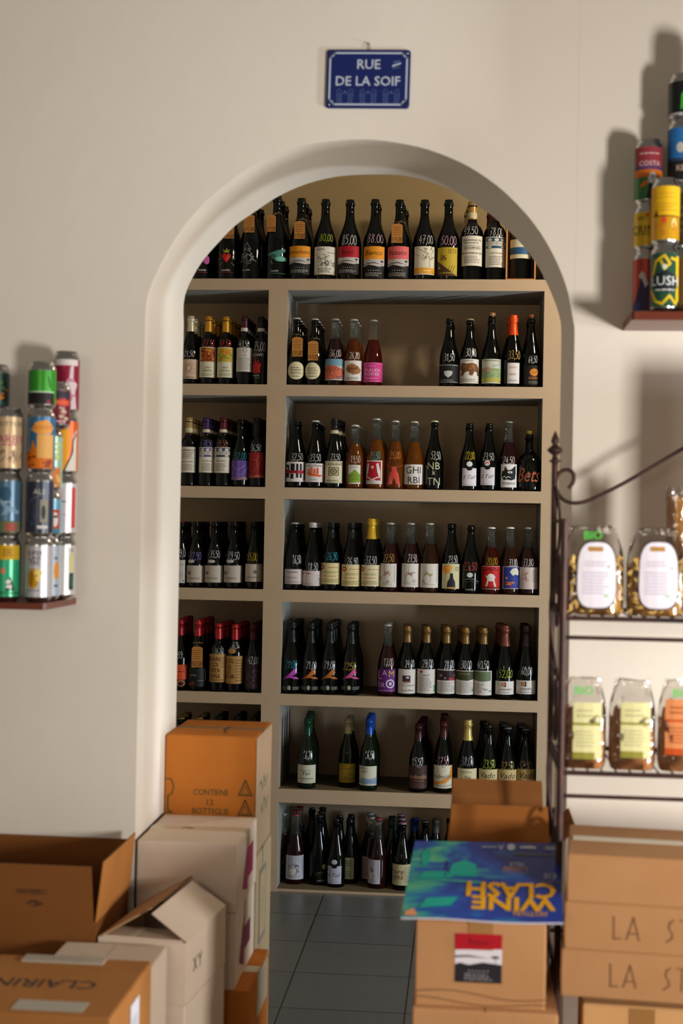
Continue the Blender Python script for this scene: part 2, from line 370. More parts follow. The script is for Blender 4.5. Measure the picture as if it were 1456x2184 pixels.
def bottle(z, row, cx, top, style, glass, clos, ccol, desc, short, lab=None, bg=None, ops=(), price=None, tg=None, back=0, base=None, bdx=0, band=None, h=None, side=None, fill=.74, bclos=None, inset=.012):
    zx, zy, zs = ZM[z]
    U = lambda x: zx+x/zs
    V = lambda y: zy+y/zs
    mag = style.startswith('m'); R = RAD[style]; pf = PR[style.lstrip('m') if mag else style]; z0 = ROWZ[row]
    if base: Y = onz(U(cx), V(base), z0).y+R*.92
    else: Y = DS+inset+R
    Y = max(Y, DS+R+.004)
    X = at(U(cx), V(top)+90, Y).x
    if h is None: h = at(U(cx), V(top), Y).z-z0
    side = side or ('left' if X < XA else 'middle')
    o = thing('wine_bottle', (X, Y, z0), desc, 'wine bottle', 'front bottles on '+ROWN[row]+(' left bay' if side == 'left' else ''))
    prof_ = [(t*h, r*R) for t, r in pf]
    seg = 28
    kids = []
    def add(mb, name, copy=True):
        q = mb.build(name, o)
        if copy: kids.append(q)
        return q
    m = MB()
    if glass in ('amber', 'orange', 'rose', 'brownish', 'ruby') or (glass == 'clearneck'):
        body = GL['ruby'] if glass == 'clearneck' else GL[glass]
        mats = [body if prof_[i+1][0] < fill*h+.001 else GL['clear'] for i in range(len(prof_)-1)]
        m.lathe(prof_, mats, seg)
    else: m.lathe(prof_, GL[glass], seg)
    add(m, 'glass')
    # closure
    rn = pf[-1][1]*R; rl = max(r for t, r in pf if t > .92)*R
    m = MB(); cm = pm('cap_'+ccol, ccol, .35, spec=.5, metal=.3) if ccol else None
    if clos == 'cap':      # long sleeve over the neck
        zz = [.775, .78, .86, .925, .93, .965, .97, 1.0]
        pr = [(t*h, rad(pf, R, h, t*h)+.0012) for t in zz]+[(h+.001, rn*.95)]
        m.lathe(pr, cm, 20); add(m, 'capsule')
    elif clos == 'crown':
        m.lathe([(h-.006, rn+.0045), (h-.004, rn+.004), (h-.001, rn+.0025), (h+.0015, rn*.9), (h+.002, rn*.4)], cm, 18); add(m, 'crown_cap')
    elif clos == 'foil':
        zz = [.72, .73, .80, .86, .90]
        pr = [(t*h, rad(pf, R, h, t*h)+.0018+.0006*(i % 2)) for i, t in enumerate(zz)]+[(.915*h, rl+.003), (.95*h, rl+.0035), (.965*h, rn+.003), (.985*h, rn+.005), (.998*h, rn+.003), (1.003*h, rn*.6)]
        m.lathe(pr, cm, 20); add(m, 'foil')
    elif clos == 'cork':
        m.lathe([(.97*h, rn*.8), (h, rn*.95), (h+.008, rn*1.15), (h+.014, rn*1.1), (h+.016, rn*.7)], cm, 16); add(m, 'cork')
    elif clos == 'wax':
        m.lathe([(.93*h, rl+.0015), (.975*h, rn+.003), (h+.003, rn+.002), (h+.005, rn*.7)], cm, 16); add(m, 'wax_seal')
    else:
        m.lathe([(.985*h, rn*.55), (h+.0006, rn*.6), (h+.001, rn*.4)], pm('cork_stopper', '5A4430', .8), 12); add(m, 'cork')
    if band:
        m = MB(); b0, b1, bc = band
        m.lathe([(b0*h, rad(pf, R, h, b0*h)+.0016), ((b0+b1)/2*h, rad(pf, R, h, (b0+b1)/2*h)+.0018), (b1*h, rad(pf, R, h, b1*h)+.0016)], ink(bc), 20, caps=False); add(m, 'neck_band')
    def fmap(s_, z_, L):
        r = rad(pf, R, h, z_); a = s_/R
        q = r+.0005+.00028*L
        return (q*math.sin(a), -q*math.cos(a), z_)
    def S_(x, y):
        u_, v_ = U(x), V(y); yy = Y-R
        for _ in range(3):
            p = at(u_, v_, yy); t = max(-.985, min(.985, (p.x-X)/R)); yy = Y-R*math.sqrt(1-t*t)
        return R*math.asin(t), p.z-z0
    if lab:
        (s0, za), (s1, zb) = S_(lab[0], lab[1]), S_(lab[2], lab[3])
        zc = S_((lab[0]+lab[2])/2, lab[1])[1]; zd = S_((lab[0]+lab[2])/2, lab[3])[1]
        A = Art(fmap, .0042)
        if bg == 'round':
            A.ell((s0+s1)/2, (zc+zd)/2, (s1-s0)/2, (zc-zd)/2, ink('D9D0A8'), 1, n=24)
        elif bg: A.poly([(s0, zd), (s1, zd), (s1, zc), (s0, zc)], ink(bg), 1)
        A.ops(s0, zd, s1, zc, ops)
        if A.mb.f: add(A.mb, 'label' if bg else 'painted_design', False)
    if price:
        s_, zz = S_(price[1], price[2]); A = Art(fmap, .006)
        hh = price[3]/zs/477.0
        A.hand(price[0], s_, zz, hh, chalk(price[4]), 1.2, w=max(.0009, hh*.052), wd=(price[5]/zs/477 if len(price) > 5 else None)); add(A.mb, 'price_writing', False)
    if tg:
        tx, ty, tw, th, tt = tg
        s_, zz = S_(tx, ty); w_ = tw/zs/477; h_ = th/zs/477
        rr = rad(pf, R, h, zz-h_/2)+.003; dx = R*math.sin(s_/R)
        A = Art(lambda a, b, L: (dx+a, -rr-.0004*L, zz+b))
        A.poly([(-w_/2, -h_/2), (w_/2, -h_/2), (w_/2, h_/2-.006), (w_/4, h_/2), (-w_/4, h_/2), (-w_/2, h_/2-.006)], tagcard, 1)
        A.mb.box((dx-w_/2, -rr-.0003, zz-h_/2), (dx+w_/2, -rr+.0004, zz+h_/2-.006), tagcard)
        A.hand(tt, 0, -h_*.32, h_*.24, chalk('2A1C12'), 2, w=.0013, wd=w_*.92)
        for i in range(5):
            yy_ = h_*(.32-.1*i); A.poly([(-w_*.38, yy_-.0006), (w_*random.uniform(.2, .4), yy_-.0006), (w_*.38, yy_+.0006), (-w_*.38, yy_+.0006)], chalk('2A1C12'), 2)
        tgp = add(A.mb, 'price_tag', False)
        m = MB(); zn = zz+h_/2+.012; rn_ = rad(pf, R, h, zn)+.001
        m.tube([(rn_*math.sin(a), -rn_*math.cos(a), zn+.004*math.cos(a)) for a in [2*PI*k/16 for k in range(17)]], .0007, twine, 5)
        m.tube([(0, -rn_, zn), (dx*.6, -rr, zz+h_/2)], .0007, twine, 5); m.tube([(0, -rn_, zn+.002), (.014, -rn_-.004, zn+.008)], .0007, twine, 5)
        m.build('string', tgp)
    # bottles standing in file behind this one
    for k in range(back):
        yk = Y+(k+1)*(2*R+.0035)
        if yk+R > DS+DEP-.003: break
        side_ = bdx*(k+1)
        r = bpy.data.objects.new('wine_bottle', None); C.objects.link(r); r.empty_display_size = .05
        r.location = (X+side_/1000+random.uniform(-.0015, .0015), yk, z0)
        lab_ = 'wine bottle %s %s' % (ORD[k], short)
        if 'shelf' not in lab_ and 'bottom' not in lab_: lab_ += ', '+ROWN[row].replace('the ', '')
        tag(r, lab_, 'wine bottle', 'bottles in file behind the front row of '+ROWN[row])
        for q in kids:
            c = q.copy(); c.parent = r; C.objects.link(c)
        NB[0] += 1
    NB[0] += 1
    return o
WH = 'D8D4CC'; CR = 'DCD3B8'; BK = '141210'; GY = '8A8478'
hill = lambda top: [('r',0,0,1,1,'1B1A1A'),('p',[(0,.36),(.3,.42),(.7,.36),(1,.40),(1,.62),(0,.62)],'BDB4AE'),('p',[(0,.44),(.5,.50),(.9,.42),(.5,.47),(0,.42)],'2A2828'),('l',[(.86,.34),(.86,.52)],.012,'1B1A1A'),('e',.86,.53,.08,.035,'3A3838'),('r',0,.60,1,1,top),('n',.12,.05,.88,.18,3,'A8A49C'),('t','• • • • •',.5,.24,.03,'C8C4BC')]
# ---- top shelf: magnums
T1 = dict(row=1, style='mburg', glass='dark')
bottle(1, cx=178, top=170, clos='none', ccol=None, desc='black magnum with a pink flower painted on it, leftmost under the arch', short='the black magnum with the pink flower, top shelf', lab=(110,560,245,735), ops=[('e',.75,.6,.18,.2,'B04A8A'),('e',.6,.7,.12,.14,'8A3A70'),('t','lassidis',.55,.14,.09,'D8D0D0'),('r',.3,.02,.8,.04,'A03040')], back=1, **T1)
bottle(1, cx=385, top=168, clos='none', ccol=None, desc='black magnum with a red sacred heart painted on it, top shelf', short='the magnum with the painted red heart', lab=(315,540,440,735), ops=[('l',[(.05,.85),(.2,.6)],.02,'8A8A3A'),('l',[(.95,.85),(.8,.6)],.02,'8A8A3A'),('l',[(.02,.55),(.2,.55)],.02,'7A7A9A'),('l',[(.98,.6),(.8,.55)],.02,'7A7A9A'),('l',[(.1,.3),(.25,.42)],.02,'8A8A3A'),('l',[(.9,.3),(.75,.42)],.02,'8A8A3A'),('p',[(.48,.40),(.70,.62),(.70,.72),(.60,.78),(.48,.72),(.36,.78),(.26,.72),(.26,.62)],'C02418'),('p',[(.48,.46),(.62,.62),(.58,.70),(.48,.62)],'E04030'),('p',[(.35,.8),(.3,.95),(.42,.88),(.5,1.0),(.56,.88),(.66,.94),(.6,.8)],'8A9030'),('t','Lassidis',.45,.12,.08,'D8D4CC'),('r',.05,.02,.85,.035,'A03028')], tg=(395,415,80,110,'€70,00'), back=1, **T1)
bottle(1, cx=570, top=165, clos='none', ccol=None, desc='black magnum with a white fir tree painted on it and kraft tag', short='the magnum with the painted fir tree', lab=(485,495,655,735), ops=[('l',[(.33,.98),(.2,.75),(.3,.8),(.1,.5),(.3,.58),(.02,.35)],.009,'B8BEBC'),('l',[(.33,.98),(.46,.75),(.36,.8),(.56,.5),(.4,.58),(.66,.36)],.009,'B8BEBC'),('l',[(.33,.4),(.33,.2)],.01,'9AA0A0'),('q',.15,.36,.55,.7,16,'8E9696'),('t','Lassidis',.3,.1,.06,.6,'C8C8C4'),('n',.86,.2,.94,.95,14,'6E7470')], tg=(550,350,82,140,'€72,00'), back=2, bdx=2, **T1)
bottle(1, cx=765, top=140, clos='none', ccol=None, desc='black magnum with a green aeroplane painted on it and kraft tag', short='the magnum with the painted green aeroplane', lab=(688,540,840,740), ops=[('p',[(.05,.75),(.35,.85),(.6,.72),(.95,.62),(.95,.5),(.75,.5),(.45,.6)],'4A8A78'),('p',[(.35,.85),(.5,.9),(.85,.98),(.9,.9),(.6,.72)],'3E7A6A'),('e',.35,.66,.14,.1,'2E5A50'),('e',.62,.56,.22,.09,'62A890'),('l',[(.25,.5),(.3,.38)],.02,'8AB0A0'),('l',[(.45,.62),(.8,.58)],.012,'A8D0C0'),('t','Lassidis',.4,.11,.07,'C8C8C4'),('r',.1,.0,.9,.02,'2E7A66')], tg=(722,350,70,130,'€72,00'), back=2, bdx=2, **T1)
bottle(1, cx=952, top=160, clos='none', ccol=None, desc='dark magnum with orange branchetto label and a kraft tag', short='the branchetto magnum with orange label', lab=(867,525,1022,745), bg='1B1A1A', ops=hill('E0901C')+[('s','branchetto',.5,.79,.13,'2A1408')], tg=(942,402,84,138,'€70,00'), back=2, bdx=2, **T1)
bottle(1, cx=1140, top=168, clos='none', ccol=None, desc='dark magnum priced 80,00 with white pen-drawing label', short='the magnum priced 80,00', lab=(1060,530,1217,747), bg='D5D0BE', ops=[('q',.15,.35,.6,.75,26,'3A3630'),('q',.55,.3,.9,.45,14,'3A3630'),('l',[(.1,.33),(.9,.33)],.008,'3A3630'),('s','la pinot',.3,.9,.09,'201C18'),('s','per tre fan',.75,.78,.06,'201C18'),('n',.2,.06,.8,.24,3,'5A564C')], price=('80,00',1152,458,58,'B4C43C',118), **T1)
bottle(1, cx=1330, top=172, clos='none', ccol=None, desc='dark magnum priced 85,00 with crimson rosso label', short='the magnum priced 85,00', lab=(1244,525,1398,745), bg='1B1A1A', ops=hill('A81420')+[('s','Rosso',.5,.79,.13,'300808')], price=('85,00',1328,475,78,'D0CCC6',125), **T1)
bottle(2, cx=62, top=153, clos='none', ccol=None, desc='dark magnum priced 88.00 with orange bianco label', short='the magnum priced 88.00', lab=(-12,480,126,704), bg='1B1A1A', ops=hill('E0901C')+[('s','Bianco',.5,.80,.15,'2A1408')], price=('88.00',70,422,62,'D8A8B8',130), back=1, bdx=2, **T1)
bottle(2, cx=235, top=157, clos='none', ccol=None, desc='dark magnum with coral rosato label and a kraft tag', short='the rosato magnum with coral label', lab=(157,480,298,704), bg='1B1A1A', ops=hill('D86060')+[('s','Rosato',.5,.80,.15,'2A1408')], tg=(220,390,78,135,'€75,00'), back=2, bdx=6, **T1)
bottle(2, cx=412, top=157, clos='none', ccol=None, desc='dark magnum priced 47,00 with cream tree drawing and ochre strip', short='the magnum priced 47,00', lab=(345,480,481,680), bg='D5CDB4', ops=[('l',[(.72,.25),(.7,.6),(.55,.8)],.02,'8A8270'),('l',[(.7,.6),(.9,.85)],.012,'8A8270'),('q',.4,.5,.95,.95,18,'7A7466'),('l',[(.0,.75),(.3,.65)],.01,'4A443A'),('l',[(.1,.95),(.5,.8)],.01,'6A6456'),('r',0,.04,1,.24,'D89A30'),('n',.45,.1,.85,.18,1,'F0D8A0')], price=('47,00',428,432,62,'D0CCC6',112), **T1)
bottle(2, cx=581, top=157, clos='none', ccol=None, desc='dark magnum priced 50.00 with yellow label and brown hill', short='the magnum priced 50.00', lab=(508,487,641,688), bg='B89C2C', ops=[('p',[(0,0),(.95,0),(.0,.55)],'4A3222'),('r',.08,.25,.2,.31,'B89C2C'),('q',.25,.55,.42,.7,10,'3A2A18'),('l',[(.5,.1),(.65,.36)],.012,'4A3222'),('l',[(.62,.1),(.75,.36)],.012,'4A3222'),('l',[(.74,.1),(.85,.36)],.012,'4A3222'),('t','SETE',.75,.86,.16,.4,'8A7420'),('n',.2,.06,.75,.14,1,'B89C2C')], price=('50.00',586,437,64,'D8A8B8',122), **T1)
B1 = dict(row=1, style='mbord', glass='dark')
mb_ops = lambda c: [('r',.02,.62,.98,.97,c),('e',.2,.9,.1,.05,'C8C2B0'),('e',.5,.9,.1,.05,'C8C2B0'),('e',.8,.9,.1,.05,'C8C2B0'),('e',.2,.66,.1,.03,'C8C2B0'),('e',.8,.66,.1,.03,'C8C2B0'),('r',.02,.70,.98,.84,'D5CDBC'),('t','MONTE BERNARDI',.5,.77,.10,'1C1A20'),('t',"SA'ETTA 2016",.5,.46,.05,'2A2824'),('n',.2,.06,.8,.38,6,'8A8478')]
bottle(2, cx=748, top=170, clos='cap', ccol='B08C4C', desc='dark bordeaux magnum priced 49,50 with cream script label, gold capsule', short='the magnum priced 49,50', lab=(680,405,818,617), bg='D5CDBC', ops=[('s','Retromarcia',.5,.86,.09,'1C1A18'),('n',.15,.72,.85,.8,1,'6A665C'),('r',.15,.66,.85,.67,'1C1A18'),('t','MONTE BERNARDI',.5,.60,.05,'1C1A18'),('r',.15,.55,.85,.56,'1C1A18'),('t','RETROMARCIA 2021',.5,.42,.06,'2A2824'),('n',.15,.08,.85,.34,5,'8A8478')], price=('49,50',738,365,58,'D0CCC6',110), back=2, bdx=-9, band=(.79,.86,'C8B890'), **B1)
bottle(2, cx=908, top=178, clos='cap', ccol='4A1814', desc='dark bordeaux magnum priced 78,00 with blue tiled emblem label', short='the magnum priced 78,00', lab=(848,412,980,628), bg='D5CDBC', ops=mb_ops('23465E'), price=('78,00',925,375,58,'D0CCC6',106), back=2, bdx=-7, **B1)
bx = at(780+1090/3.309, 560, DS+.07); 
wb = thing('wooden_box', (bx.x, DS+.07, ZS[0]), 'open upright wooden box holding a bottle, right end of the top shelf', 'wooden box')
pine = pm('pine_wood', 'C48C54', .6, noise=(8, .5, 'AE7640'))
hw = .0665
for lo, hi, n in (((-hw,-.06,0),(hw,.066,.006),'bottom_board'),((-hw,-.06,.006),(-hw+.007,.066,.385),'side_board'),((hw-.007,-.06,.006),(hw,.066,.385),'side_board'),((-hw+.007,.06,.006),(hw-.007,.066,.385),'back_board'),((-hw,-.06,.385),(hw,.066,.391),'top_board')):
    m = MB(); m.box(lo, hi, pine); m.build(n, wb)
RAD['mbord2'] = .0485; PR['bord2'] = PR['bord']
ob_ = bottle(2, row=1, cx=1090, top=205, style='mbord2', glass='dark', clos='cap', ccol='201818', desc='dark bottle with blue and cream band label inside the wooden box', short='', lab=(1020,440,1160,575), bg='CDC7A8', ops=[('r',0,.22,1,.58,'2A527A'),('r',0,.18,1,.22,'B8B08A')], inset=.021)
ob_.location.z += .0065
bottle(2, row=1, cx=1265, top=190, style='mburg', glass='dark', clos='none', ccol=None, desc='plain black magnum to the right of the wooden box, mostly behind the arch', short='')
# ---- second shelf
L2 = dict(row=2)
bottle(1, cx=93, top=1073, style='burg', glass='dark', clos='cap', ccol='D2C8A8', desc='dark bottle priced 21,50 with cream capsule and wavy beige label', short='the cream-capped bottle priced 21,50', lab=(42,1405,151,1557), bg='C8AC90', ops=[('e',.35,.55,.16,.2,'A88868'),('e',.35,.55,.12,.15,'C8AC90'),('e',.35,.55,.06,.09,'DCCAB4')]+[('l',[(0,.2+.12*i),(.3,.32+.12*i),(.7,.28+.12*i),(1,.15+.13*i)],.014,'A08062') for i in range(5)]+[('n',.2,.04,.8,.12,1,'6A5A48')], price=('21,50',85,1362,48,'D0CCC6',84), back=3, **L2)
cen = lambda a, b, c: [('r',.10,.52,.88,.97,a),('b',.15,.56,.83,.93,16,b),('b',.15,.56,.83,.93,9,c),('t',"L'ARCO",.5,.33,.06,.3,'5A5648'),('t','CENTA',.5,.22,.07,.5,'7A7664'),('n',.2,.04,.8,.14,2,'8A8672')]
bottle(1, cx=230, top=1076, style='bord', glass='dark', clos='cap', ccol='C08A20', desc='gold-capped bottle priced 27.50 with dark red and ochre picture label', short='the gold-capped bottle priced 27.50', lab=(169,1310,291,1546), bg='CFCAAA', ops=cen('9A4A10','7A1A08','C08A20'), price=('27.50',240,1278,52,'D04A34',104), back=3, bdx=7, **L2)
bottle(1, cx=366, top=1079, style='bord', glass='dark', clos='cap', ccol='C08A20', desc='gold-capped bottle priced 37.50 with yellow-green picture label', short='the gold-capped bottle priced 37.50', lab=(305,1312,422,1547), bg='CFCAAA', ops=cen('B8A030','C87820','7A9030'), price=('37.50',362,1282,52,'C84838',104), back=3, bdx=5, **L2)
bottle(1, cx=511, top=1074, style='bord', glass='dark', clos='cap', ccol='4A1A2C', desc='bottle priced 43,50 with purple capsule and plain grey crest label', short='the purple-capped bottle priced 43,50', lab=(455,1315,570,1502), bg='C4BCB0', ops=[('e',.5,.88,.12,.08,'6A6660'),('e',.5,.88,.09,.06,'C4BCB0'),('t','1821',.5,.68,.05,.3,'6A6660'),('n',.15,.08,.85,.6,7,'9A948A')], price=('43,50',512,1287,50,'D0CCC6',84), band=(.78,.83,'C8C4BC'), back=3, **L2)
bottle(1, cx=640, top=1077, style='bord', glass='dark', clos='cap', ccol='18161A', desc='black bottle priced 75,00 with red flames under the word CONTI', short='the black bottle priced 75,00', lab=(580,1355,660,1560), ops=[('t','CONTI',.5,.92,.10,'C8C4BC'),('p',[(.05,.24),(.12,.7),(.25,.5),(.3,.85),(.45,.6),(.62,.78),(.6,.55),(.8,.62),(.7,.4),(.75,.24)],'B02018'),('t','ROCA',.4,.14,.07,.6,'C8C4BC'),('n',.25,.02,.7,.07,1,'8A8478')], price=('75,00',630,1305,72,'A8A4A4',96), band=(.78,.83,'C8C4BC'), back=3, **L2)
rl_ = lambda: [('n',.2,.62,.8,.72,1,'5A5644'),('s','Brassicano',.5,.56,.10,'4A4634'),('n',.2,.3,.85,.46,3,'7A765E'),('n',.25,.14,.75,.22,1,'4A4634')]
bottle(1, cx=915, top=1087, style='champ', glass='dark', clos='crown', ccol='D0D0CC', desc='crown-capped bottle with round cream label and 37,00 kraft tag', short='the round-labelled bottle tagged 37,00', lab=(854,1424,974,1562), bg='round', ops=rl_(), tg=(925,1310,84,152,'€37,00'), back=4, **L2)
bottle(1, cx=1056, top=1093, style='champ', glass='dark', clos='crown', ccol='D0D0CC', desc='crown-capped bottle with round cream label and 49,00 kraft tag', short='the round-labelled bottle tagged 49,00', lab=(988,1430,1100,1562), bg='round', ops=rl_(), tg=(1047,1340,80,152,'€49,00'), back=4, **L2)
bottle(1, cx=1214, top=1094, style='champ', glass='clearneck', clos='crown', ccol='B8B8B4', desc='dark red bottle priced 36,00 with blue sky and coral mountain label', short='the bottle priced 36,00', lab=(1139,1402,1286,1567), bg='BCC4C0', ops=[('r',0,.66,1,1,'7098A8'),('p',[(0,.05),(0,.52),(.3,.72),(.6,.66),(1,.42),(.75,.05)],'C06048')]+[('l',[(.08+.14*i,.25+.05*i),(.2+.13*i,.6)],.02,'3A2420') for i in range(6)]+[('b',.1,.05,.5,.4,6,'D88068'),('n',.6,.05,.95,.2,2,'4A4A4A')], price=('36,00',1222,1358,56,'D8D4D0',100), back=4, **L2)
bottle(1, cx=1359, top=1098, style='champ', glass='amber', clos='crown', ccol='C8C8C4', desc='amber bottle priced 26,80 with a brown rock on white label', short='the amber bottle priced 26,80', lab=(1292,1415,1423,1572), bg='D8D4D0', ops=[('p',[(.1,.55),(.2,.75),(.45,.86),(.75,.72),(.9,.52),(.8,.36),(.5,.3),(.25,.42)],'9A6A3A'),('b',.3,.42,.7,.7,10,'6A4424'),('n',.1,.05,.9,.18,3,'6A665C')], price=('26,80',1370,1375,54,'D8D4D0',86), back=3, **L2)
bottle(2, cx=50, top=1003, style='champ', glass='rose', clos='crown', ccol='B8B8B0', desc='pink wine bottle with a magenta FRAUEN POWER label', short='the bottle with the magenta label', lab=(-20,1300,117,1438), bg='C83A84', ops=[('r',.04,.03,.96,.05,'D888B0'),('r',.04,.94,.96,.96,'D888B0'),('n',.3,.78,.7,.86,1,'E0A0C0'),('t','FRAUEN',.5,.6,.16,'E8B8D0'),('t','POWER',.5,.4,.16,'E8B8D0'),('n',.25,.14,.75,.24,1,'E0A0C0')], **L2)
bottle(2, cx=586, top=991, style='champ', glass='dark', clos='none', ccol=None, desc='dark bottle priced 31,50 with black label and small pale emblem', short='the bottle priced 31,50', lab=(518,1314,650,1443), bg='1A1C1E', ops=[('r',.02,.02,.98,.05,'A8A8A8'),('r',.02,.95,.98,.98,'A8A8A8'),('r',.02,.02,.05,.98,'A8A8A8'),('r',.95,.02,.98,.98,'A8A8A8'),('p',[(.32,.62),(.5,.66),(.66,.62),(.62,.42),(.49,.27),(.36,.42)],'B8B8B4'),('n',.2,.1,.8,.18,1,'A8A8A8')], price=('31,50',590,1265,52,'C8C8C4',78), back=2, bdx=3, **L2)
bottle(2, cx=730, top=995, style='champ', glass='dark', clos='crown', ccol='A89878', desc='dark bottle priced 30,00 with a brown bear on white label', short='the bear bottle priced 30,00', lab=(658,1275,796,1448), bg='CFCAC0', ops=[('p',[(.1,.62),(.14,.78),(.24,.84),(.4,.8),(.6,.84),(.8,.78),(.92,.6),(.94,.34),(.84,.3),(.82,.46),(.7,.5),(.62,.32),(.5,.34),(.5,.5),(.34,.46),(.24,.3),(.14,.34),(.2,.5)],'6A4424'),('b',.3,.55,.85,.75,12,'8A5C34'),('p',[(.08,.6),(.16,.8),(.28,.76),(.26,.56)],'7A5030'),('n',.1,.06,.9,.2,3,'7A766C'),('n',.3,.9,.7,.95,1,'7A766C')], price=('30,00',745,1228,58,'D8D8D4',88), back=3, bdx=2, **L2)
bottle(2, cx=885, top=975, style='champ', glass='dark', clos='cork', ccol='9A6A48', desc='dark corked bottle with a pastel green meadow landscape label', short='the corked bottle with the meadow label', lab=(820,1275,952,1448), bg='B8BCA8', ops=[('r',0,.2,1,.62,'8A9E6C'),('r',0,.06,1,.24,'A8A04C'),('b',.05,.25,.95,.6,22,'7A9468'),('b',.1,.5,.5,.7,5,'B08878'),('b',.5,.7,.9,.9,8,'A0A8A8'),('n',.1,.9,.9,.97,1,'6A7060')], back=1, **L2)
bottle(2, cx=1037, top=967, style='champ', glass='dark', clos='foil', ccol='E24A12', desc='bottle priced 33,50 with bright orange foil and narrow white label', short='the orange-foil bottle priced 33,50', lab=(1000,1303,1080,1449), bg='D4CECA', ops=[('n',.15,.68,.85,.88,1,'C0A898'),('n',.15,.4,.85,.5,2,'A04030'),('n',.15,.1,.85,.2,2,'8A8478')], price=('33,50',1050,1245,58,'C09850',92), back=1, bdx=-9, **L2)
bottle(2, cx=1165, top=988, style='champ', glass='dark', clos='cork', ccol='8A5434', desc='dark corked bottle priced 64,50 with orange disc on black label', short='the bottle priced 64,50', lab=(1115,1322,1226,1462), bg='1C1814', ops=[('e',.58,.66,.24,.19,'C07828'),('l',[(.5,.7),(.6,.6),(.7,.74)],.02,'6A3C14'),('n',.3,.3,.85,.44,2,'C07828'),('n',.3,.08,.85,.22,2,'8A8478')], price=('64,50',1180,1278,50,'B8B8B4',66), back=1, bdx=-3, **L2)
# ---- third shelf
L3 = dict(row=3)
bottle(3, cx=113, top=110, style='bord', glass='dark', clos='cap', ccol='A88C58', desc='bottle with cream script label and beige capsule, leftmost on third shelf', short='the cream script bottle, left of the third shelf', lab=(54,330,163,524), bg='CFC6B4', ops=[('s','tromarcia',.5,.88,.10,'1C1A18'),('n',.05,.6,.9,.8,3,'7A766C'),('r',.0,.56,.85,.57,'1C1A18'),('t','ROMARCIA 2021',.45,.42,.05,'3A3834'),('n',.05,.08,.85,.34,5,'8A8478')], band=(.79,.85,'C8BC98'), back=3, bdx=3, **L3)
bottle(3, cx=243, top=110, style='bord', glass='dark', clos='cap', ccol='3C2458', desc='bottle with violet capsule, violet emblem label and violet price', short='the violet-capped bottle on the third shelf', lab=(198,333,302,525), bg='CFC6B4', ops=mb_ops('5A4678'), price=('78,50',262,303,52,'8070B0',78), band=(.785,.83,'C8C0A8'), back=3, bdx=3, **L3)
bottle(3, cx=372, top=110, style='bord', glass='dark', clos='cap', ccol='5A1A20', desc='bottle priced 39,50 with dark red capsule and navy emblem label', short='the red-capped bottle priced 39,50', lab=(303,333,422,527), bg='CFC6B4', ops=mb_ops('283850'), price=('39,50',365,303,52,'A06048',92), band=(.785,.83,'C8C0A8'), back=3, bdx=3, **L3)
bird = [('l',[(.05,.85),(.4,.5),(.7,.75)],.012,'B8A8C8'),('l',[(.4,.5),(.3,.25),(.6,.3),(.95,.8)],.012,'B8A8C8'),('l',[(.05,.15),(.3,.6)],.012,'B8A8C8'),('t','COLOMBAIA',.55,.09,.15,'C8A070')]
bottle(3, cx=505, top=118, style='burg', glass='dark', clos='none', ccol=None, desc='dark bottle priced 32,00 in teal with purple bird label', short='the purple-labelled bottle priced 32,00', lab=(440,433,567,582), bg='5A4088', ops=[('r',.35,0,.5,1,'6E54A0'),('r',.7,0,.85,1,'4A3474')]+bird, price=('32,00',508,398,56,'2A8890',100), back=3, **L3)
bottle(3, cx=630, top=112, style='bord', glass='dark', clos='cap', ccol='141216', desc='dark bottle priced 36,50 with red dove label', short='the red-labelled bottle priced 36,50', lab=(571,372,684,566), bg='8A1E1C', ops=[('l',[(.3,.2),(.55,.45),(.5,.75),(.72,.9),(.8,.85),(.66,.6),(.6,.35)],.01,'C07060'),('l',[(.1,.75),(.5,.7)],.01,'C07060'),('t','COLOMBAIA',.5,.07,.09,'C89060')], price=('36,50',622,336,52,'C8C8C4',84), back=3, **L3)
bottle(3, cx=925, top=130, style='champ', glass='dark', clos='none', ccol=None, desc='dark bottle priced 32,50 with black block letters on white label', short='the bottle priced 32,50', lab=(852,443,993,594), bg='D4CECA', ops=[('r',.1,.2,.28,.85,'141216'),('r',.34,.5,.5,.9,'141216'),('r',.34,.15,.46,.4,'141216'),('r',.56,.2,.64,.9,'141216'),('r',.7,.2,.78,.9,'141216'),('r',.9,.1,.96,.95,'141216'),('r',.14,.6,.2,.72,'D4CECA'),('r',.06,.42,.88,.56,'A01428'),('t','ROMAR',.45,.49,.1,.7,'141216')], price=('32,50',938,405,56,'C8C4C0',104), back=1, **L3)
bottle(3, cx=1070, top=133, style='champ', glass='dark', clos='crown', ccol='D4D4D0', desc='crown-capped bottle priced 23,50 with orange ship on white label', short='the orange ship bottle priced 23,50', lab=(996,455,1141,597), bg='D4CECA', ops=[('r',.93,0,1,1,'B83018'),('p',[(.12,.62),(.3,.35),(.75,.28),(.85,.38),(.5,.42),(.25,.5)],'D85018'),('r',.28,.45,.34,.72,'D85018'),('r',.38,.45,.46,.8,'D87030'),('r',.5,.42,.56,.7,'D85018'),('r',.6,.42,.68,.76,'D85018'),('s','Claudio e Modesto',.48,.88,.09,'3A3634'),('s','vino sfuso',.5,.14,.06,'5A5654')], price=('23,50',1076,412,56,'D0D0CC',90), back=4, **L3)
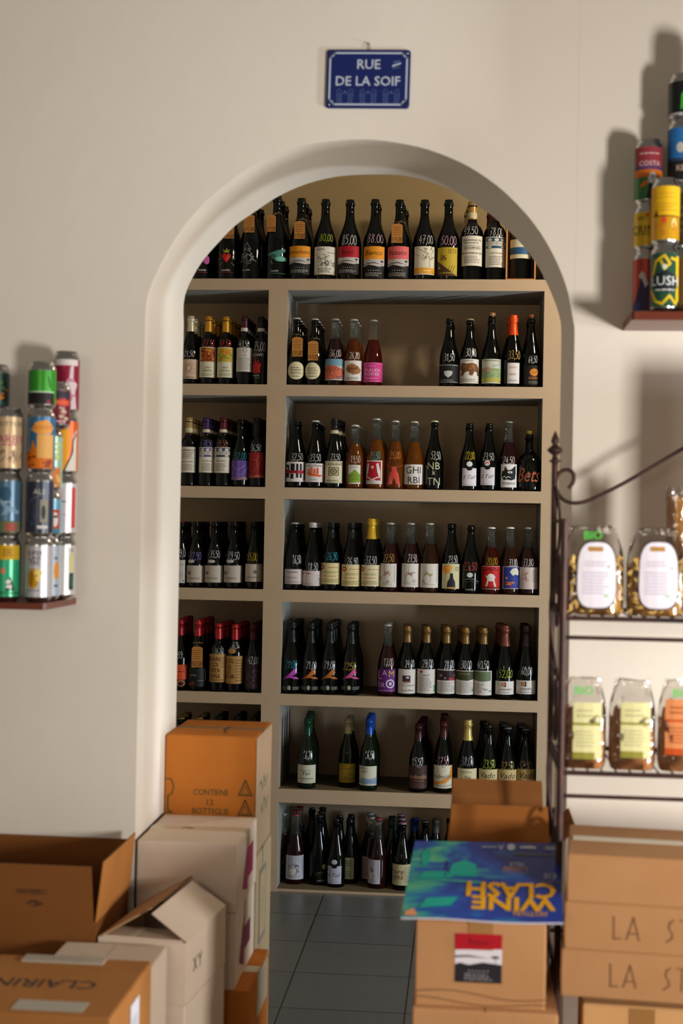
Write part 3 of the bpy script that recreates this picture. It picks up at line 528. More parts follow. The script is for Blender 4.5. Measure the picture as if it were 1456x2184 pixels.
bottle(3, cx=1215, top=118, style='champ', glass='dark', clos='cap', ccol='1C1A1E', desc='dark-capsuled bottle priced 23,50 with square knot emblem label', short='the knot emblem bottle priced 23,50', lab=(1148,437,1277,605), bg='CFC8A8', ops=[('r',.04,.03,.96,.045,'7A5A34'),('r',.04,.955,.96,.97,'7A5A34'),('r',.04,.03,.06,.97,'7A5A34'),('r',.94,.03,.96,.97,'7A5A34'),('t','LE RESILIENTE',.5,.85,.10,'4A4028'),('r',.26,.34,.74,.72,'5A4A30'),('r',.3,.37,.7,.69,'B8AC84'),('e',.5,.53,.16,.13,'5A4A30'),('e',.5,.53,.1,.08,'B8AC84'),('e',.5,.53,.05,.04,'5A4A30'),('n',.15,.08,.85,.16,1,'7A6A48')], price=('23,50',1228,405,48,'D0D0CC',80), band=(.785,.835,'C0B898'), back=2, bdx=8, **L3)
bottle(3, cx=1370, top=166, style='burg', glass='orange', clos='crown', ccol='D8D8D4', desc='orange wine priced 19,50 with a green hill on white label', short='the orange wine priced 19,50', lab=(1325,467,1412,611), bg='D0CCC0', ops=[('p',[(0,.05),(1,.1),(.98,.5),(.75,.62),(.5,.78),(.3,.6),(0,.5)],'7A9A30'),('l',[(.1,.35),(.5,.45),(.9,.4)],.02,'4A6A20'),('l',[(.2,.2),(.6,.28),(.95,.22)],.02,'4A6A20'),('n',.2,.85,.8,.92,1,'8A8A80')], price=('19,50',1378,425,54,'D0C8C0',80), back=3, bdx=2, **L3)
bottle(4, cx=72, top=110, style='champ', glass='orange', clos='crown', ccol='C8C8C4', desc='orange wine priced 15,50 in teal with red and white crossed hands label', short='the orange wine priced 15,50', lab=(-10,403,113,570), bg='CFC8C4', ops=[('r',.08,.15,.92,.95,'B01828'),('p',[(.12,.2),(.1,.5),(.22,.9),(.32,.85),(.26,.5)],'D8D0CC'),('p',[(.88,.2),(.9,.5),(.78,.9),(.68,.85),(.74,.5)],'D8D0CC'),('l',[(.2,.3),(.8,.08)],.05,'D8D0CC'),('l',[(.8,.3),(.2,.08)],.05,'D8D0CC'),('p',[(.5,.62),(.58,.72),(.54,.78),(.5,.74),(.46,.78),(.42,.72)],'E8C8C8')], price=('15,50',64,367,54,'38B0B8',86), back=3, bdx=2, **L3)
bottle(4, cx=204, top=125, style='champ', glass='orange', clos='crown', ccol='D0D0CC', desc='orange wine priced 25,00 with a red cicada painted on the glass', short='the cicada orange wine priced 25,00', lab=(140,430,262,585), ops=[('p',[(.15,.02),(.3,.6),(.45,.75),(.6,.75),(.7,.55),(.78,.02),(.6,.1),(.5,.4),(.4,.08)],'C84838'),('e',.48,.8,.12,.1,'C84838'),('l',[(.45,.85),(.1,.98)],.012,'C85848'),('l',[(.5,.85),(.9,.95)],.012,'C85848'),('p',[(.25,.1),(.35,.5),(.42,.1)],'D87868')], price=('25,00',208,367,50,'D08850',88), back=2, **L3)
bottle(4, cx=338, top=130, style='champ', glass='orange', clos='crown', ccol='D0D0CC', desc='orange wine with hand-drawn GHIRBI letters on white label', short='the orange wine with the GHIRBI label', lab=(264,432,406,573), bg='D8D2CC', ops=[('t','GHI',.5,.72,.36,.6,'181414'),('t','RBÌ',.52,.27,.42,.6,'181414')], price=('25,00',338,365,52,'7A4820',84), back=3, **L3)
bottle(4, cx=480, top=125, style='champ', glass='dark', clos='crown', ccol='C8C4A8', desc='dark bottle priced 53,50 with pale NB x TN letters painted on', short='the NB x TN bottle priced 53,50', lab=(435,410,520,585), ops=[('t','NB',.5,.82,.28,'B8B898'),('t','x',.5,.52,.14,'B8B898'),('t','TN',.5,.19,.30,'B8B898')], price=('53,50',497,368,58,'C8C8C4',80), **L3)
tof = lambda c: [('e',.5,.98,.16,.2,'0C0C0C'),('s','il Tof',.5,.48,.22,'6A6664'),('n',.1,.05,.9,.1,1,'A8A4A4')]
dot = lambda c: c
bottle(4, cx=728, top=142, style='champ', glass='dark', clos='none', ccol=None, desc='bottle priced 22,00 in yellow with white dot above notched white label', short='the white-dot bottle priced 22,00', lab=(682,412,776,583), bg=None, ops=[('r',0,0,1,.73,'D4CED4'),('e',.5,.73,.2,.1,'0C0E0C'),('e',.5,.9,.2,.11,'D8D8DC'),('s','il Tof',.5,.36,.16,'5A5658'),('n',.1,.04,.9,.07,1,'A8A4A4')], price=('22,00',737,370,54,'C0A828',80), back=3, **L3)
bottle(4, cx=866, top=142, style='champ', glass='dark', clos='none', ccol=None, desc='bottle priced 23,50 with red lips dot above notched white label', short='the lips-dot bottle priced 23,50', lab=(812,405,906,578), bg=None, ops=[('r',0,0,1,.73,'CDC6CC'),('e',.5,.73,.2,.1,'0C0E0C'),('e',.48,.9,.19,.11,'D8C8C8'),('l',[(.36,.88),(.48,.93),(.6,.9)],.04,'B82830'),('s','il Tof',.5,.36,.16,'5A5658'),('n',.1,.04,.9,.07,1,'A8A4A4')], price=('23,50',866,377,54,'C8C8C4',88), back=3, **L3)
bottle(4, cx=1005, top=130, style='champ', glass='clearneck', clos='crown', ccol='8A8A88', desc='dark bottle priced 24,50 with a black one-eyed cat on white label', short='the cat bottle priced 24,50', lab=(954,430,1061,594), bg='D4D0CC', ops=[('p',[(.05,.45),(.1,.7),(.22,.72),(.28,.92),(.42,.74),(.6,.76),(.88,.95),(.9,.6),(.85,.36),(.6,.3),(.4,.34),(.2,.32)],'121212'),('e',.55,.65,.14,.05,'D4D0CC'),('e',.55,.65,.04,.03,'121212'),('l',[(.12,.42),(.25,.48),(.35,.4),(.45,.47),(.58,.42)],.025,'D4D0CC'),('t','MOSEXO',.5,.17,.10,'121212')], price=('24,50',1010,402,52,'D0D0CC',88), back=2, **L3)
bottle(4, cx=1152, top=220, style='squat', glass='dark', clos='cork', ccol='A88C3C', desc='squat round dark bottle with orange Bets lettering painted on it', short='the squat Bets bottle', lab=(1078,445,1228,565), ops=[('s','Bets',.5,.5,.82,'A85430')], back=1, inset=.004, **L3)
# ---- fourth shelf
L4 = dict(row=4)
prz = [('e',.22,.56,.07,.09,'5A5A66'),('e',.22,.56,.03,.045,'B0A494'),('l',[(.22,.72),(.22,.4)],.02,'5A5A66'),('l',[(.1,.56),(.34,.56)],.02,'5A5A66'),('l',[(.14,.66),(.3,.46)],.015,'5A5A66'),('l',[(.3,.66),(.14,.46)],.015,'5A5A66'),('t','PRANZEGG',.42,.25,.11,.6,'7A7268'),('n',.1,.08,.5,.13,1,'9A9286')]
przb = [(o[:1]+((o[1]+.28,)+o[2:]) if o[0] == 'e' else o) for o in prz]
def oval(x0, y0): return [('e', x0, y0, .2, .05, 'C8C4C0')]
bottle(3, cx=52, top=898, style='burg', glass='dark', clos='crown', ccol='401418', desc='bottle priced 29,0 with tall white label, cut off by the arch', short='the leftmost fourth-shelf bottle by the arch', lab=(10,1187,84,1361), bg='BCB2A8', ops=[('n',.55,.75,.9,.85,1,'7A766C'),('n',.5,.2,.9,.5,5,'9A948A'),('r',.78,.06,.9,.14,'6A665C')], price=('29,0',58,1133,60,'C8C4C4',76), back=2, **L4)
for cx_, l0, l1, pr_, c_, ds_, sh_, bk in ((165,100,236,('32,90',165,1155,60,'8070B0',100),1,'bottle priced 32,90 in violet with plain beige star label','the bottle priced 32,90',3),(307,238,376,('35,50',315,1143,56,'C0BCBC',84),2,'bottle priced 35,50 with plain beige star label and oval sticker','the bottle priced 35,50',3),(452,380,523,('39,50',455,1155,60,'C0BCBC',104),2,'bottle priced 39,50 with plain beige star label and oval sticker','the bottle priced 39,50',3)):
    bottle(3, cx=cx_, top=896, style='burg', glass='dark', clos='none', ccol=None, desc=ds_, short=sh_, lab=(l0,1182,l1,1358), bg=None, ops=[('r',0,0,1,.73,'B4A898'),('e',.3 if c_ == 1 else .42,.91,.16,.07,'C0BAB4')]+[((o[0], o[1], o[2]*.73)+(o[3], o[4]*.73, o[5]) if o[0] == 'e' else (('l', [(a, b*.73) for a, b in o[1]], o[2], o[3]) if o[0] == 'l' else (('t', o[1], o[2], o[3]*.73, o[4]*.73, .6, o[-1]) if o[0] == 't' else ('n', .1, .05, .5, .09, 1, o[-1])))) for o in prz], price=pr_, back=bk, **L4)
bottle(3, cx=607, top=896, style='burg', glass='dark', clos='none', ccol=None, desc='bottle priced 55,00 in yellow with plain beige star label', short='the bottle priced 55,00', lab=(545,1218,676,1352), bg='B4A898', ops=[(o[0],)+((o[1]+.32,)+o[2:] if o[0] == 'e' else (([(a+.32, b) for a, b in o[1]],)+o[2:] if o[0] == 'l' else o[1:])) for o in prz], price=('55,00',597,1162,60,'B89828',84), back=3, **L4)
bottle(3, cx=912, top=905, style='champ', glass='dark', clos='crown', ccol='A8A8A4', desc='crown-capped bottle priced 16,50 with lilac-white typed label', short='the bottle priced 16,50', lab=(843,1257,974,1370), bg='C4B8B4', ops=[('t','Scaramüsc',.45,.82,.13,'4A4644'),('n',.05,.35,.75,.5,2,'8A8480'),('n',.05,.08,.95,.22,2,'8A8480')], price=('16,50',935,1182,64,'C8C8C8',76), back=3, **L4)
bottle(3, cx=1050, top=905, style='champ', glass='dark', clos='crown', ccol='C8C4C4', desc='taped crown-capped bottle priced 18,50 with pale label and red stroke', short='the bottle priced 18,50', lab=(975,1270,1116,1384), bg='C8BCB8', ops=[('s','~ ~',.25,.82,.10,'B03030'),('l',[(.05,.8),(.42,.86)],.02,'B04848'),('q',.75,.2,.92,.8,14,'6A6460'),('n',.05,.06,.6,.2,2,'8A8480')], price=('18,50',1055,1238,58,'C8C8C8',80), back=3, band=(.93,.99,'C8C8C8'), **L4)
seal = lambda u_: [('e',u_,.80,.12,.14,'A82828'),('e',u_,.80,.06,.07,'C8B890'),('s','Massavecchia',.62,.8,.07,'8A6A3A') ,('n',.2,.5,.85,.62,2,'9A8C60'),('n',.2,.35,.85,.42,1,'B04838'),('n',.1,.08,.9,.26,3,'8A7C50')]
seal = lambda u_: [('e',u_,.80,.12,.12,'A82828'),('e',u_,.80,.06,.06,'C8B890'),('n',.42,.76,.95,.82,1,'A8502C'),('n',.2,.5,.85,.62,2,'9A8C60'),('n',.2,.35,.85,.42,1,'B04838'),('n',.1,.08,.9,.26,3,'8A7C50')]
bottle(3, cx=1190, top=905, style='champ', glass='dark', clos='cap', ccol='141416', desc='black-capped bottle priced 26,90 in teal with yellowish seal label', short='the bottle priced 26,90 in teal', lab=(1118,1210,1259,1371), bg='CFC08C', ops=seal(.14), price=('26,90',1205,1160,60,'2C98A4',100), back=2, bdx=3, **L4)
bottle(3, cx=1342, top=906, style='champ', glass='dark', clos='cap', ccol='141416', desc='black-capped bottle priced 26,90 in white with yellowish seal label', short='the bottle priced 26,90 in white', lab=(1274,1223,1416,1387), bg='CFC08C', ops=seal(.18), price=('26,90',1358,1198,58,'C8C8C8',96), back=3, bdx=4, **L4)
bottle(4, cx=36, top=815, style='champ', glass='dark', clos='foil', ccol='C8A028', desc='sparkling bottle priced 37,50 with shiny gold foil and seal label', short='the gold-foil bottle priced 37,50', lab=(-32,1142,98,1292), bg='CFC49C', ops=seal(.14), price=('37,50',38,1108,58,'C0C0C0',86), back=2, bdx=3, **L4)
vase = lambda c: [('q',.2,.2,.62,.6,20,'6A6460'),('e',.4,.36,.16,.2,'A8A098'),('e',.4,.36,.14,.18,'CFC8BC'),('l',[(.38,.95),(.38,.6)],.008,'6A6460'),('q',.35,.5,.6,.65,8,c),('n',.86,.2,.92,.95,10,'8A7C74'),('l',[(.1,.14),(.75,.12)],.01,'6A6460')]
bottle(4, cx=168, top=845, style='champ', glass='clearneck', clos='crown', ccol='B0B0AC', desc='bottle priced 27,50 in gold with a pencil sketch on white label', short='the sketch-label bottle priced 27,50 in gold', lab=(99,1132,213,1298), bg='CFC8BC', ops=vase('A83050'), price=('27,50',160,1092,56,'B89048',88), back=3, **L4)
bottle(4, cx=312, top=847, style='champ', glass='clearneck', clos='crown', ccol='B0B0AC', desc='bottle priced 27,50 in white with a pencil sketch on white label', short='the sketch-label bottle priced 27,50 in white', lab=(254,1132,378,1298), bg='CFC8BC', ops=vase('905048'), price=('27,50',333,1095,56,'C8C8C8',78), back=3, **L4)
bottle(4, cx=448, top=848, style='champ', glass='brownish', clos='crown', ccol='B0B0AC', desc='unpriced copper-coloured wine with a pencil sketch on white label', short='the unpriced copper sketch-label wine', lab=(385,1133,508,1302), bg='CFC8BC', ops=vase('A89030'), back=3, **L4)
bottle(4, cx=598, top=848, style='champ', glass='dark', clos='none', ccol=None, desc='dark bottle priced 23,50 with a black bottle silhouette under orange bubbles', short='the bubbles-label bottle priced 23,50', lab=(539,1134,658,1310), bg='C4BC90', ops=[('p',[(.3,0),(.34,.28),(.44,.42),(.46,.62),(.58,.62),(.6,.42),(.7,.28),(.72,0)],'20202C'),('r',.32,.0,.7,.07,'B88848'),('e',.2,.8,.16,.12,'D88828'),('e',.38,.85,.16,.1,'D89838'),('e',.3,.7,.16,.08,'D88828'),('n',.7,.7,.95,.9,3,'8A8450')], price=('23,50',618,1102,54,'C8C8C8',78), back=2, bdx=2, **L4)
bottle(4, cx=738, top=860, style='champ', glass='dark', clos='none', ccol=None, desc='black bottle priced 23,50 in red with a painted white moon', short='the moon bottle priced 23,50', lab=(685,1190,795,1325), ops=[('e',.42,.83,.16,.13,'C8C8C0'),('l',[(.02,.5),(.25,.62),(.6,.62),(.95,.48)],.02,'8A8A84'),('l',[(.1,.42),(.5,.52),(.9,.4)],.015,'5A6054'),('t','Lassidis',.42,.08,.09,'B8B8B0')], price=('23,50',738,1150,56,'B84040',104), back=2, bdx=1, **L4)
bottle(4, cx=882, top=876, style='champ', glass='rose', clos='crown', ccol='D0D0D0', desc='bottle priced 20,00 with a white dog on bright red label', short='the white dog bottle priced 20,00', lab=(817,1150,944,1314), bg='C8B8B0', ops=[('r',.03,.02,.97,.98,'B41814'),('r',.03,.02,.97,.12,'7A1410'),('p',[(.28,.12),(.36,.4),(.34,.55),(.42,.66),(.5,.68),(.62,.64),(.7,.55),(.66,.4),(.74,.12),(.66,.12),(.6,.36),(.5,.34),(.42,.36),(.36,.12)],'D0C8C0'),('e',.52,.6,.1,.07,'E0D8D0'),('p',[(.25,.62),(.34,.5),(.36,.56)],'D0C8C0'),('l',[(.1,.9),(.3,.8),(.2,.78),(.5,.92),(.5,.8),(.7,.92),(.72,.8),(.92,.9)],.02,'201010')], price=('20,00',893,1115,50,'B8982C',88), back=2, **L4)
bottle(4, cx=1015, top=876, style='champ', glass='brownish', clos='crown', ccol='D8D8D4', desc='bottle priced 33,80 with white and gold shapes on blue label', short='the blue-labelled bottle priced 33,80', lab=(968,1153,1082,1310), bg='D0C8C0', ops=[('r',.03,.02,.97,.98,'24307A'),('p',[(.35,.75),(.45,.9),(.7,.95),(.85,.75),(.8,.6),(.6,.65),(.5,.58)],'C8C4B0'),('b',.2,.15,.5,.5,8,'B87838'),('b',.2,.1,.5,.4,5,'A02828'),('l',[(.8,.5),(.75,.3),(.6,.2)],.02,'5A68A8')], price=('33,80',1043,1126,52,'C8C8C8',70), back=2, **L4)
bottle(4, cx=1145, top=878, style='champ', glass='ruby', clos='crown', ccol='A8B0A8', desc='bottle priced 33,80 with pinkish sketch label beside the right upright', short='the pinkish-labelled bottle priced 33,80', lab=(1084,1158,1214,1313), bg='C4B4AC', ops=[('q',.15,.35,.4,.85,14,'B05858'),('n',.6,.3,.95,.9,8,'8A7C78')], price=('33,80',1146,1126,52,'C8C8C8',84), back=2, **L4)
# ---- fifth shelf
L5 = dict(row=5)
bottle(5, cx=46, top=145, style='burg', glass='dark', clos='cap', ccol='8A1420', desc='red-capped bottle with bright orange label, cut off by the arch', short='the orange-labelled bottle beside the arch', lab=(-15,488,98,645), bg='1A1412', ops=[('r',0,.28,1,1,'C84818'),('n',.3,.6,.8,.72,1,'7A2408'),('r',.88,.74,.94,.82,'3A1208'),('e',.6,.1,.24,.16,'A85828'),('e',.6,.08,.16,.1,'1A1412')], price=('59',50,415,52,'C0C0C0',40), back=3, bdx=-2, **L5)
bottle(5, cx=180, top=150, style='burg', glass='dark', clos='cap', ccol='A01C20', desc='red-capped dark bottle with a 42,00 kraft tag hanging on its neck', short='the red-capped bottle tagged 42,00', lab=(105,515,252,655), bg='171715', ops=[('t','ALPAS',.4,.62,.09,.4,'A8A8A0'),('b',.1,.05,.5,.35,6,'7A2C1C'),('b',.5,.4,.9,.9,6,'202820'),('n',.6,.3,.9,.36,1,'8A8A84'),('r',.94,.3,.98,.9,'A8A8A0')], tg=(180,430,84,160,'€42,00'), back=3, bdx=4, **L5)
bl = lambda L: [('r',0,.9,1,.96,'B08848')]+[('t',s_,.34+.0*i,.82-.2*i,.14,.58,'3C1810') for i, s_ in enumerate(L)]+[('n',.7,.5,.95,.9,4,'7A5428'),('n',.05,.04,.95,.12,1,'7A5428')]
bottle(5, cx=336, top=178, style='bord', glass='dark', clos='cap', ccol='A01C20', desc='red-capped bottle priced 36,80 with tan label of brown block letters', short='the tan-labelled bottle priced 36,80', lab=(274,408,398,622), bg='A87E44', ops=bl(['BIAN','CO','TESTA','LONGA']), price=('36,80',345,384,44,'B8B8B4',78), back=3, bdx=6, **L5)
bottle(5, cx=462, top=184, style='bord', glass='dark', clos='cap', ccol='A01C20', desc='red-capped bottle priced 36,50 with oval sticker above tan letter label', short='the oval-sticker bottle priced 36,50', lab=(399,362,529,634), bg=None, ops=[('r',0,0,1,.77,'A87E44'),('e',.42,.91,.18,.07,'A87E44'),('t','SOL',.34,.63,.11,.58,'3C1810'),('t','TE',.3,.46,.1,.4,'3C1810'),('t','SI',.3,.33,.1,.4,'3C1810'),('t','DUR',.34,.2,.11,.58,'3C1810'),('n',.6,.05,.95,.7,8,'7A5428')], price=('36,50',470,342,48,'C8C8C4',84), back=3, bdx=4, **L5)
bottle(5, cx=600, top=182, style='burg', glass='dark', clos='cap', ccol='501418', desc='dark bottle priced 42,00 with maroon floral print label', short='the maroon floral bottle priced 42,00', lab=(543,490,650,676), bg='2A181C', ops=[('q',.15,.3,.85,.9,26,'6A4A58'),('b',.2,.35,.8,.7,8,'4A3040'),('n',.1,.08,.9,.24,3,'5A4048')], price=('42,00',605,458,56,'C0C0C0',84), back=3, **L5)
def slash(z, cx, top, l, col, pr, ds, sh, bk, foilc='0E100E'):
    x0, x1 = l
    bottle(z, cx=cx, top=top, style='champ', glass='dark', clos='foil', ccol=foilc, desc=ds, short=sh, lab=(x0,510,x1,690), ops=[('p',[(.1,.5),(.35,.68),(.62,.96),(.7,.9),(.66,.8),(.75,.78),(.5,.62),(.7,.6),(.92,.5),(.6,.52),(.5,.56),(.3,.54)],col),('l',[(.05,.46),(.3,.6)],.015,col),('n',0,.05,.3,.2,3,'8A8C80'),('e',.4,.14,.08,.1,'9A9C8C'),('n',.55,.05,.98,.2,3,'8A8C80')], price=pr, back=bk, bdx=2, band=(.79,.80,'2A2C2A'), **L5)
slash(5, 893, 165, (825,957), 'B040A8', ('21,00',890,487,56,'2C98A8',96), 'black-foil bottle priced 21,00 in teal with magenta slash mark', 'the magenta-slash bottle', 4)
slash(5, 1035, 170, (970,1100), 'B0601C', ('21,00',1044,492,56,'C0C0C0',84), 'black-foil bottle priced 21,00 with orange slash, second of the slash bottles', 'the left orange-slash bottle', 4)
slash(5, 1180, 172, (1116,1246), 'A8601C', ('21,00',1182,490,56,'C0C0C0',88), 'black-foil bottle priced 21,00 with orange slash, third of the slash bottles', 'the right orange-slash bottle', 4)
slash(5, 1340, 178, (1275,1410), 'C04880', ('22,50',1332,500,58,'B8A02C',104), 'black-foil bottle priced 22,50 in yellow with pink slash mark', 'the pink-slash bottle', 2)
bottle(6, cx=150, top=172, style='champ', glass='clearneck', clos='crown', ccol='B8B8B4', desc='bottle priced 13,00 with violet label of large LAMBRO letters', short='the violet-labelled bottle priced 13,00', lab=(88,488,206,648), bg='581C68', ops=[('t','L',.16,.74,.36,.3,'C880C0'),('t','A',.4,.84,.22,.3,'C8A0C8'),('t','M',.74,.8,.28,.4,'C09838'),('t','B',.12,.34,.26,.3,'B070B0'),('t','R',.34,.3,.2,.3,'C8A0C8'),('e',.68,.36,.22,.2,'C8B8D0'),('e',.68,.36,.15,.14,'581C68'),('e',.68,.36,.07,.08,'C8B8D0'),('n',.1,.02,.9,.1,1,'A880A8')], price=('13,00',162,436,52,'C0C0C0',80), back=2, bdx=-1, **L5)
whites = dict(style='burg', glass='dark', clos='cap', ccol='7A5A2C')
bottle(6, cx=290, top=185, desc='gold-capped bottle priced 24,00 with small violet square on white label', short='the violet square bottle priced 24,00', lab=(229,488,352,660), bg='CCC4BC', ops=[('r',.28,.5,.62,.74,'3A1C34'),('r',.3,.44,.62,.5,'9A6A58'),('e',.5,.66,.07,.04,'C8C0B8'),('s','al Colesèl',.52,.35,.10,'8A7A78'),('s','Col de Monti',.5,.14,.07,'4A4240')], price=('24,00',314,448,52,'C0C0C0',76), back=2, bdx=-4, **whites, **L5)
bottle(6, cx=427, top=188, desc='gold-capped bottle priced 29,00 with small red heart on white text label', short='the red heart bottle priced 29,00', lab=(362,488,494,660), bg='CCC4BC', ops=[('p',[(.3,.82),(.38,.9),(.34,.95),(.3,.92),(.26,.95),(.22,.9)],'A81820'),('s','lia Colesèl',.4,.76,.08,'5A5250'),('n',.1,.1,.75,.68,9,'8A827C'),('r',.82,.08,.95,.2,'5A8A50'),('r',.82,.22,.95,.34,'5A8A50')], price=('29,00',440,447,56,'C8C8C8',86), back=2, bdx=-6, **whites, **L5)
bottle(6, cx=567, top=190, desc='gold-capped bottle priced 28,00 with night-sky picture above white text', short='the night-sky bottle priced 28,00', lab=(503,490,636,662), bg='CCC4BC', ops=[('r',.03,.55,.97,.96,'2A181C'),('b',.1,.6,.9,.92,5,'8A7078'),('r',.6,.55,.97,.66,'8A2830'),('n',.08,.08,.92,.5,7,'8A827C')], price=('28,00',592,455,58,'C0C0C0',80), back=2, bdx=-8, **whites, **L5)
bottle(6, cx=700, top=196, desc='gold-capped bottle priced 30,00 with olive picture above white text', short='the olive picture bottle priced 30,00', lab=(634,498,769,668), bg='CCC4BC', ops=[('p',[(.03,.64),(.3,.6),(.6,.58),(.97,.66),(.97,.97),(.03,.97)],'3A3C20'),('s','Il Colesèl del poggio',.45,.86,.06,'A8A080'),('n',.06,.08,.92,.54,8,'8A827C'),('r',.78,.14,.9,.24,'5A8A50')], price=('30,00',712,458,56,'C0C0C0',84), back=2, bdx=-10, **whites, **L5)
bottle(6, cx=828, top=198, desc='gold-capped bottle priced 40,50 with sage green picture above white text', short='the sage picture bottle priced 40,50', lab=(767,500,884,672), bg='CCC4BC', ops=[('p',[(.03,.6),(.5,.56),(.92,.6),(.92,.97),(.03,.97)],'5A6A48'),('n',.06,.08,.6,.5,7,'8A827C'),('r',.8,.14,.94,.2,'5A8A30'),('r',.55,.2,.74,.27,'8A9A88')], price=('40,50',827,457,58,'C0C0C0',92), back=2, bdx=-8, **whites, **L5)
srl = lambda o: [('p',[(.36,.58),(.4,.9),(.5,.92),(.5,.58)],'141414'),('e',.38,.75,.09,.17,'B07850'),('s','3',.18,.74,.2,'8A8480'),('t','ivdelaselli.it',.5,.4,.14,'3A3634'),('r',.05,.24,.95,.25,'3A3634'),('n',.1,.08,.9,.18,1,'6A645C')]
bottle(6, cx=978, top=178, style='champ', glass='dark', clos='foil', ccol='6A3424', desc='copper-foil sparkling bottle priced 52,00 in yellow with white label', short='the copper-foil bottle priced 52,00', lab=(915,573,1053,667), bg='CCC4BC', ops=srl(0), price=('52,00',988,520,54,'A8B830',104), back=2, bdx=-10, **L5)
bottle(6, cx=1130, top=180, style='champ', glass='dark', clos='foil', ccol='2A1818', desc='dark-foil sparkling bottle priced 60,00 with white label', short='the dark-foil bottle priced 60,00', lab=(1060,568,1198,664), bg='CCC4BC', ops=srl(0), price=('60,00',1137,500,56,'B8B8B4',82), back=2, bdx=-2, **L5)
# ---- sixth shelf
L6 = dict(row=6)
for i, cx_ in enumerate((50, 190, 335, 480, 610)):
    bottle(5, cx=cx_, top=888-(6 if i > 1 else 0), style='champ', glass='dark', clos='crown', ccol='8A7034' if i < 2 else '1A1A1A', desc=['gold-topped dark bottle peeking over the tall orange box, leftmost','gold-topped dark bottle peeking over the middle of the orange box','black-topped bottle behind the orange box, beside the gold-topped pair','black-topped bottle behind the orange box, left of the last one','black-topped bottle next to the upright, behind the orange box'][i], short='the %s bottle above the orange box' % ['first','second','third','fourth','fifth'][i], back=2, **L6)
bottle(7, cx=328, top=112, style='burg', glass='green', clos='cap', ccol='18402A', desc='green-capped bottle priced 16,20 standing alone with cream label', short='the green-capped bottle priced 16,20', lab=(261,457,388,592), bg='C4BFA8', ops=[('s','Tasi',.5,.55,.2,'3A3830'),('n',.2,.68,.8,.74,1,'6A6658'),('t','DURISSIMA',.5,.25,.12,'7A7664'),('n',.1,.06,.9,.12,1,'9A9684')], price=('16,20',335,383,60,'C8C8C8',72), back=3, base=633, bdx=-4, **L6)
bottle(7, cx=628, top=108, style='burg', glass='green', clos='cap', ccol='B4A878', desc='cream-capped green bottle with a yellow label', short='the cream-capped yellow-labelled bottle', lab=(567,448,681,586), bg='A88C28', ops=[('t','CROCI',.3,.9,.10,.5,'5A4818'),('t','GARGANELLO',.42,.74,.08,.8,'5A4818'),('p',[(0,.1),(.3,.42),(.6,.5),(1,.4),(1,.05),(0,.05)],'8A7020'),('l',[(.1,.2),(.4,.4),(.8,.3)],.02,'C8B050')], back=1, base=625, bdx=4, **L6)
bottle(7, cx=784, top=108, style='burg', glass='green', clos='cap', ccol='1848A0', desc='blue-capped green bottle priced 16,50 with white and blue landscape label', short='the blue-capped bottle priced 16,50', lab=(717,466,839,609), bg='C8C4AC', ops=[('t','CROCI',.3,.88,.10,.5,'5A5848'),('t','LUBIGO',.35,.72,.08,.5,'5A5848'),('p',[(0,.3),(.3,.38),(.6,.34),(1,.42),(1,.06),(.6,.1),(.3,.04),(0,.16)],'7A90A8'),('l',[(0,.26),(.5,.3),(1,.36)],.02,'A8B4B8')], price=('16,50',793,383,60,'C8C8C8',76), back=2, base=648, **L6)
bottle(7, cx=1148, top=152, style='burg', glass='dark', clos='cap', ccol='38181A', desc='maroon-capped bottle priced 15,50 with dark brown Indocilis label', short='the brown-labelled bottle priced 15,50', lab=(1085,462,1212,633), bg='3C2624', ops=[('t','Indocilis',.5,.52,.18,'B88A5C'),('t','2020',.5,.94,.05,.3,'A88A78'),('n',.2,.3,.8,.38,1,'8A5C3C'),('n',.1,.05,.9,.24,3,'6A4A40')], price=('15,50',1143,433,58,'C8C8C8',84), back=3, base=660, bdx=6, **L6)
bottle(7, cx=1334, top=130, style='burg', glass='dark', clos='cap', ccol='4A2018', desc='copper-capped bottle priced 17,50 with orange swoosh on white label', short='the swoosh-label bottle priced 17,50', lab=(1265,460,1398,630), bg='CCC4AC', ops=[('p',[(.0,.25),(.4,.32),(.75,.55),(.85,.98),(1,.98),(.95,.5),(.6,.22),(0,.12)],'C88838'),('t','Indocilis',.5,.52,.18,'4A4030'),('t','2021',.5,.94,.05,.3,'5A5448'),('n',.1,.05,.9,.16,2,'7A746C')], price=('17,50',1335,428,60,'C890A8',88), back=3, base=665, **L6)
bottle(6, cx=715, top=842, style='champ', glass='dark', clos='foil', ccol='B8A054', desc='pale gold-foil sparkling bottle priced 38,00 behind the open box flaps', short='the gold-foil bottle priced 38,00', lab=(648,1190,784,1335), bg='C8BC94', ops=[('s','Vej',.5,.55,.22,'2A2418'),('n',.2,.78,.8,.88,2,'7A7058'),('n',.1,.1,.9,.3,3,'7A7058')], price=('38,00',718,1138,60,'8A888C',92), base=1370, **L6)
pad = [('s','Vado',.5,.72,.26,'3A2818'),('n',.1,.1,.9,.45,4,'7A7058')]
bottle(6, cx=865, top=888, style='champ', glass='dark', clos='none', ccol=None, desc='bottle priced 23,50 in yellow-green with cream script label, behind flaps', short='the sixth-shelf bottle priced 23,50', lab=(797,1195,927,1345), bg='C0B080', ops=pad, price=('23,50',872,1158,58,'A8B438',92), back=2, base=1374, bdx=-12, **L6)
bottle(6, cx=996, top=898, style='champ', glass='dark', clos='crown', ccol='6A6A68', desc='crown-capped bottle priced 32,50 in amber, left of an identical one', short='the left bottle priced 32,50', lab=(930,1198,1063,1350), bg='B8A06C', ops=pad, price=('32,50',1000,1168,56,'B08C50',100), back=2, base=1378, bdx=-10, **L6)
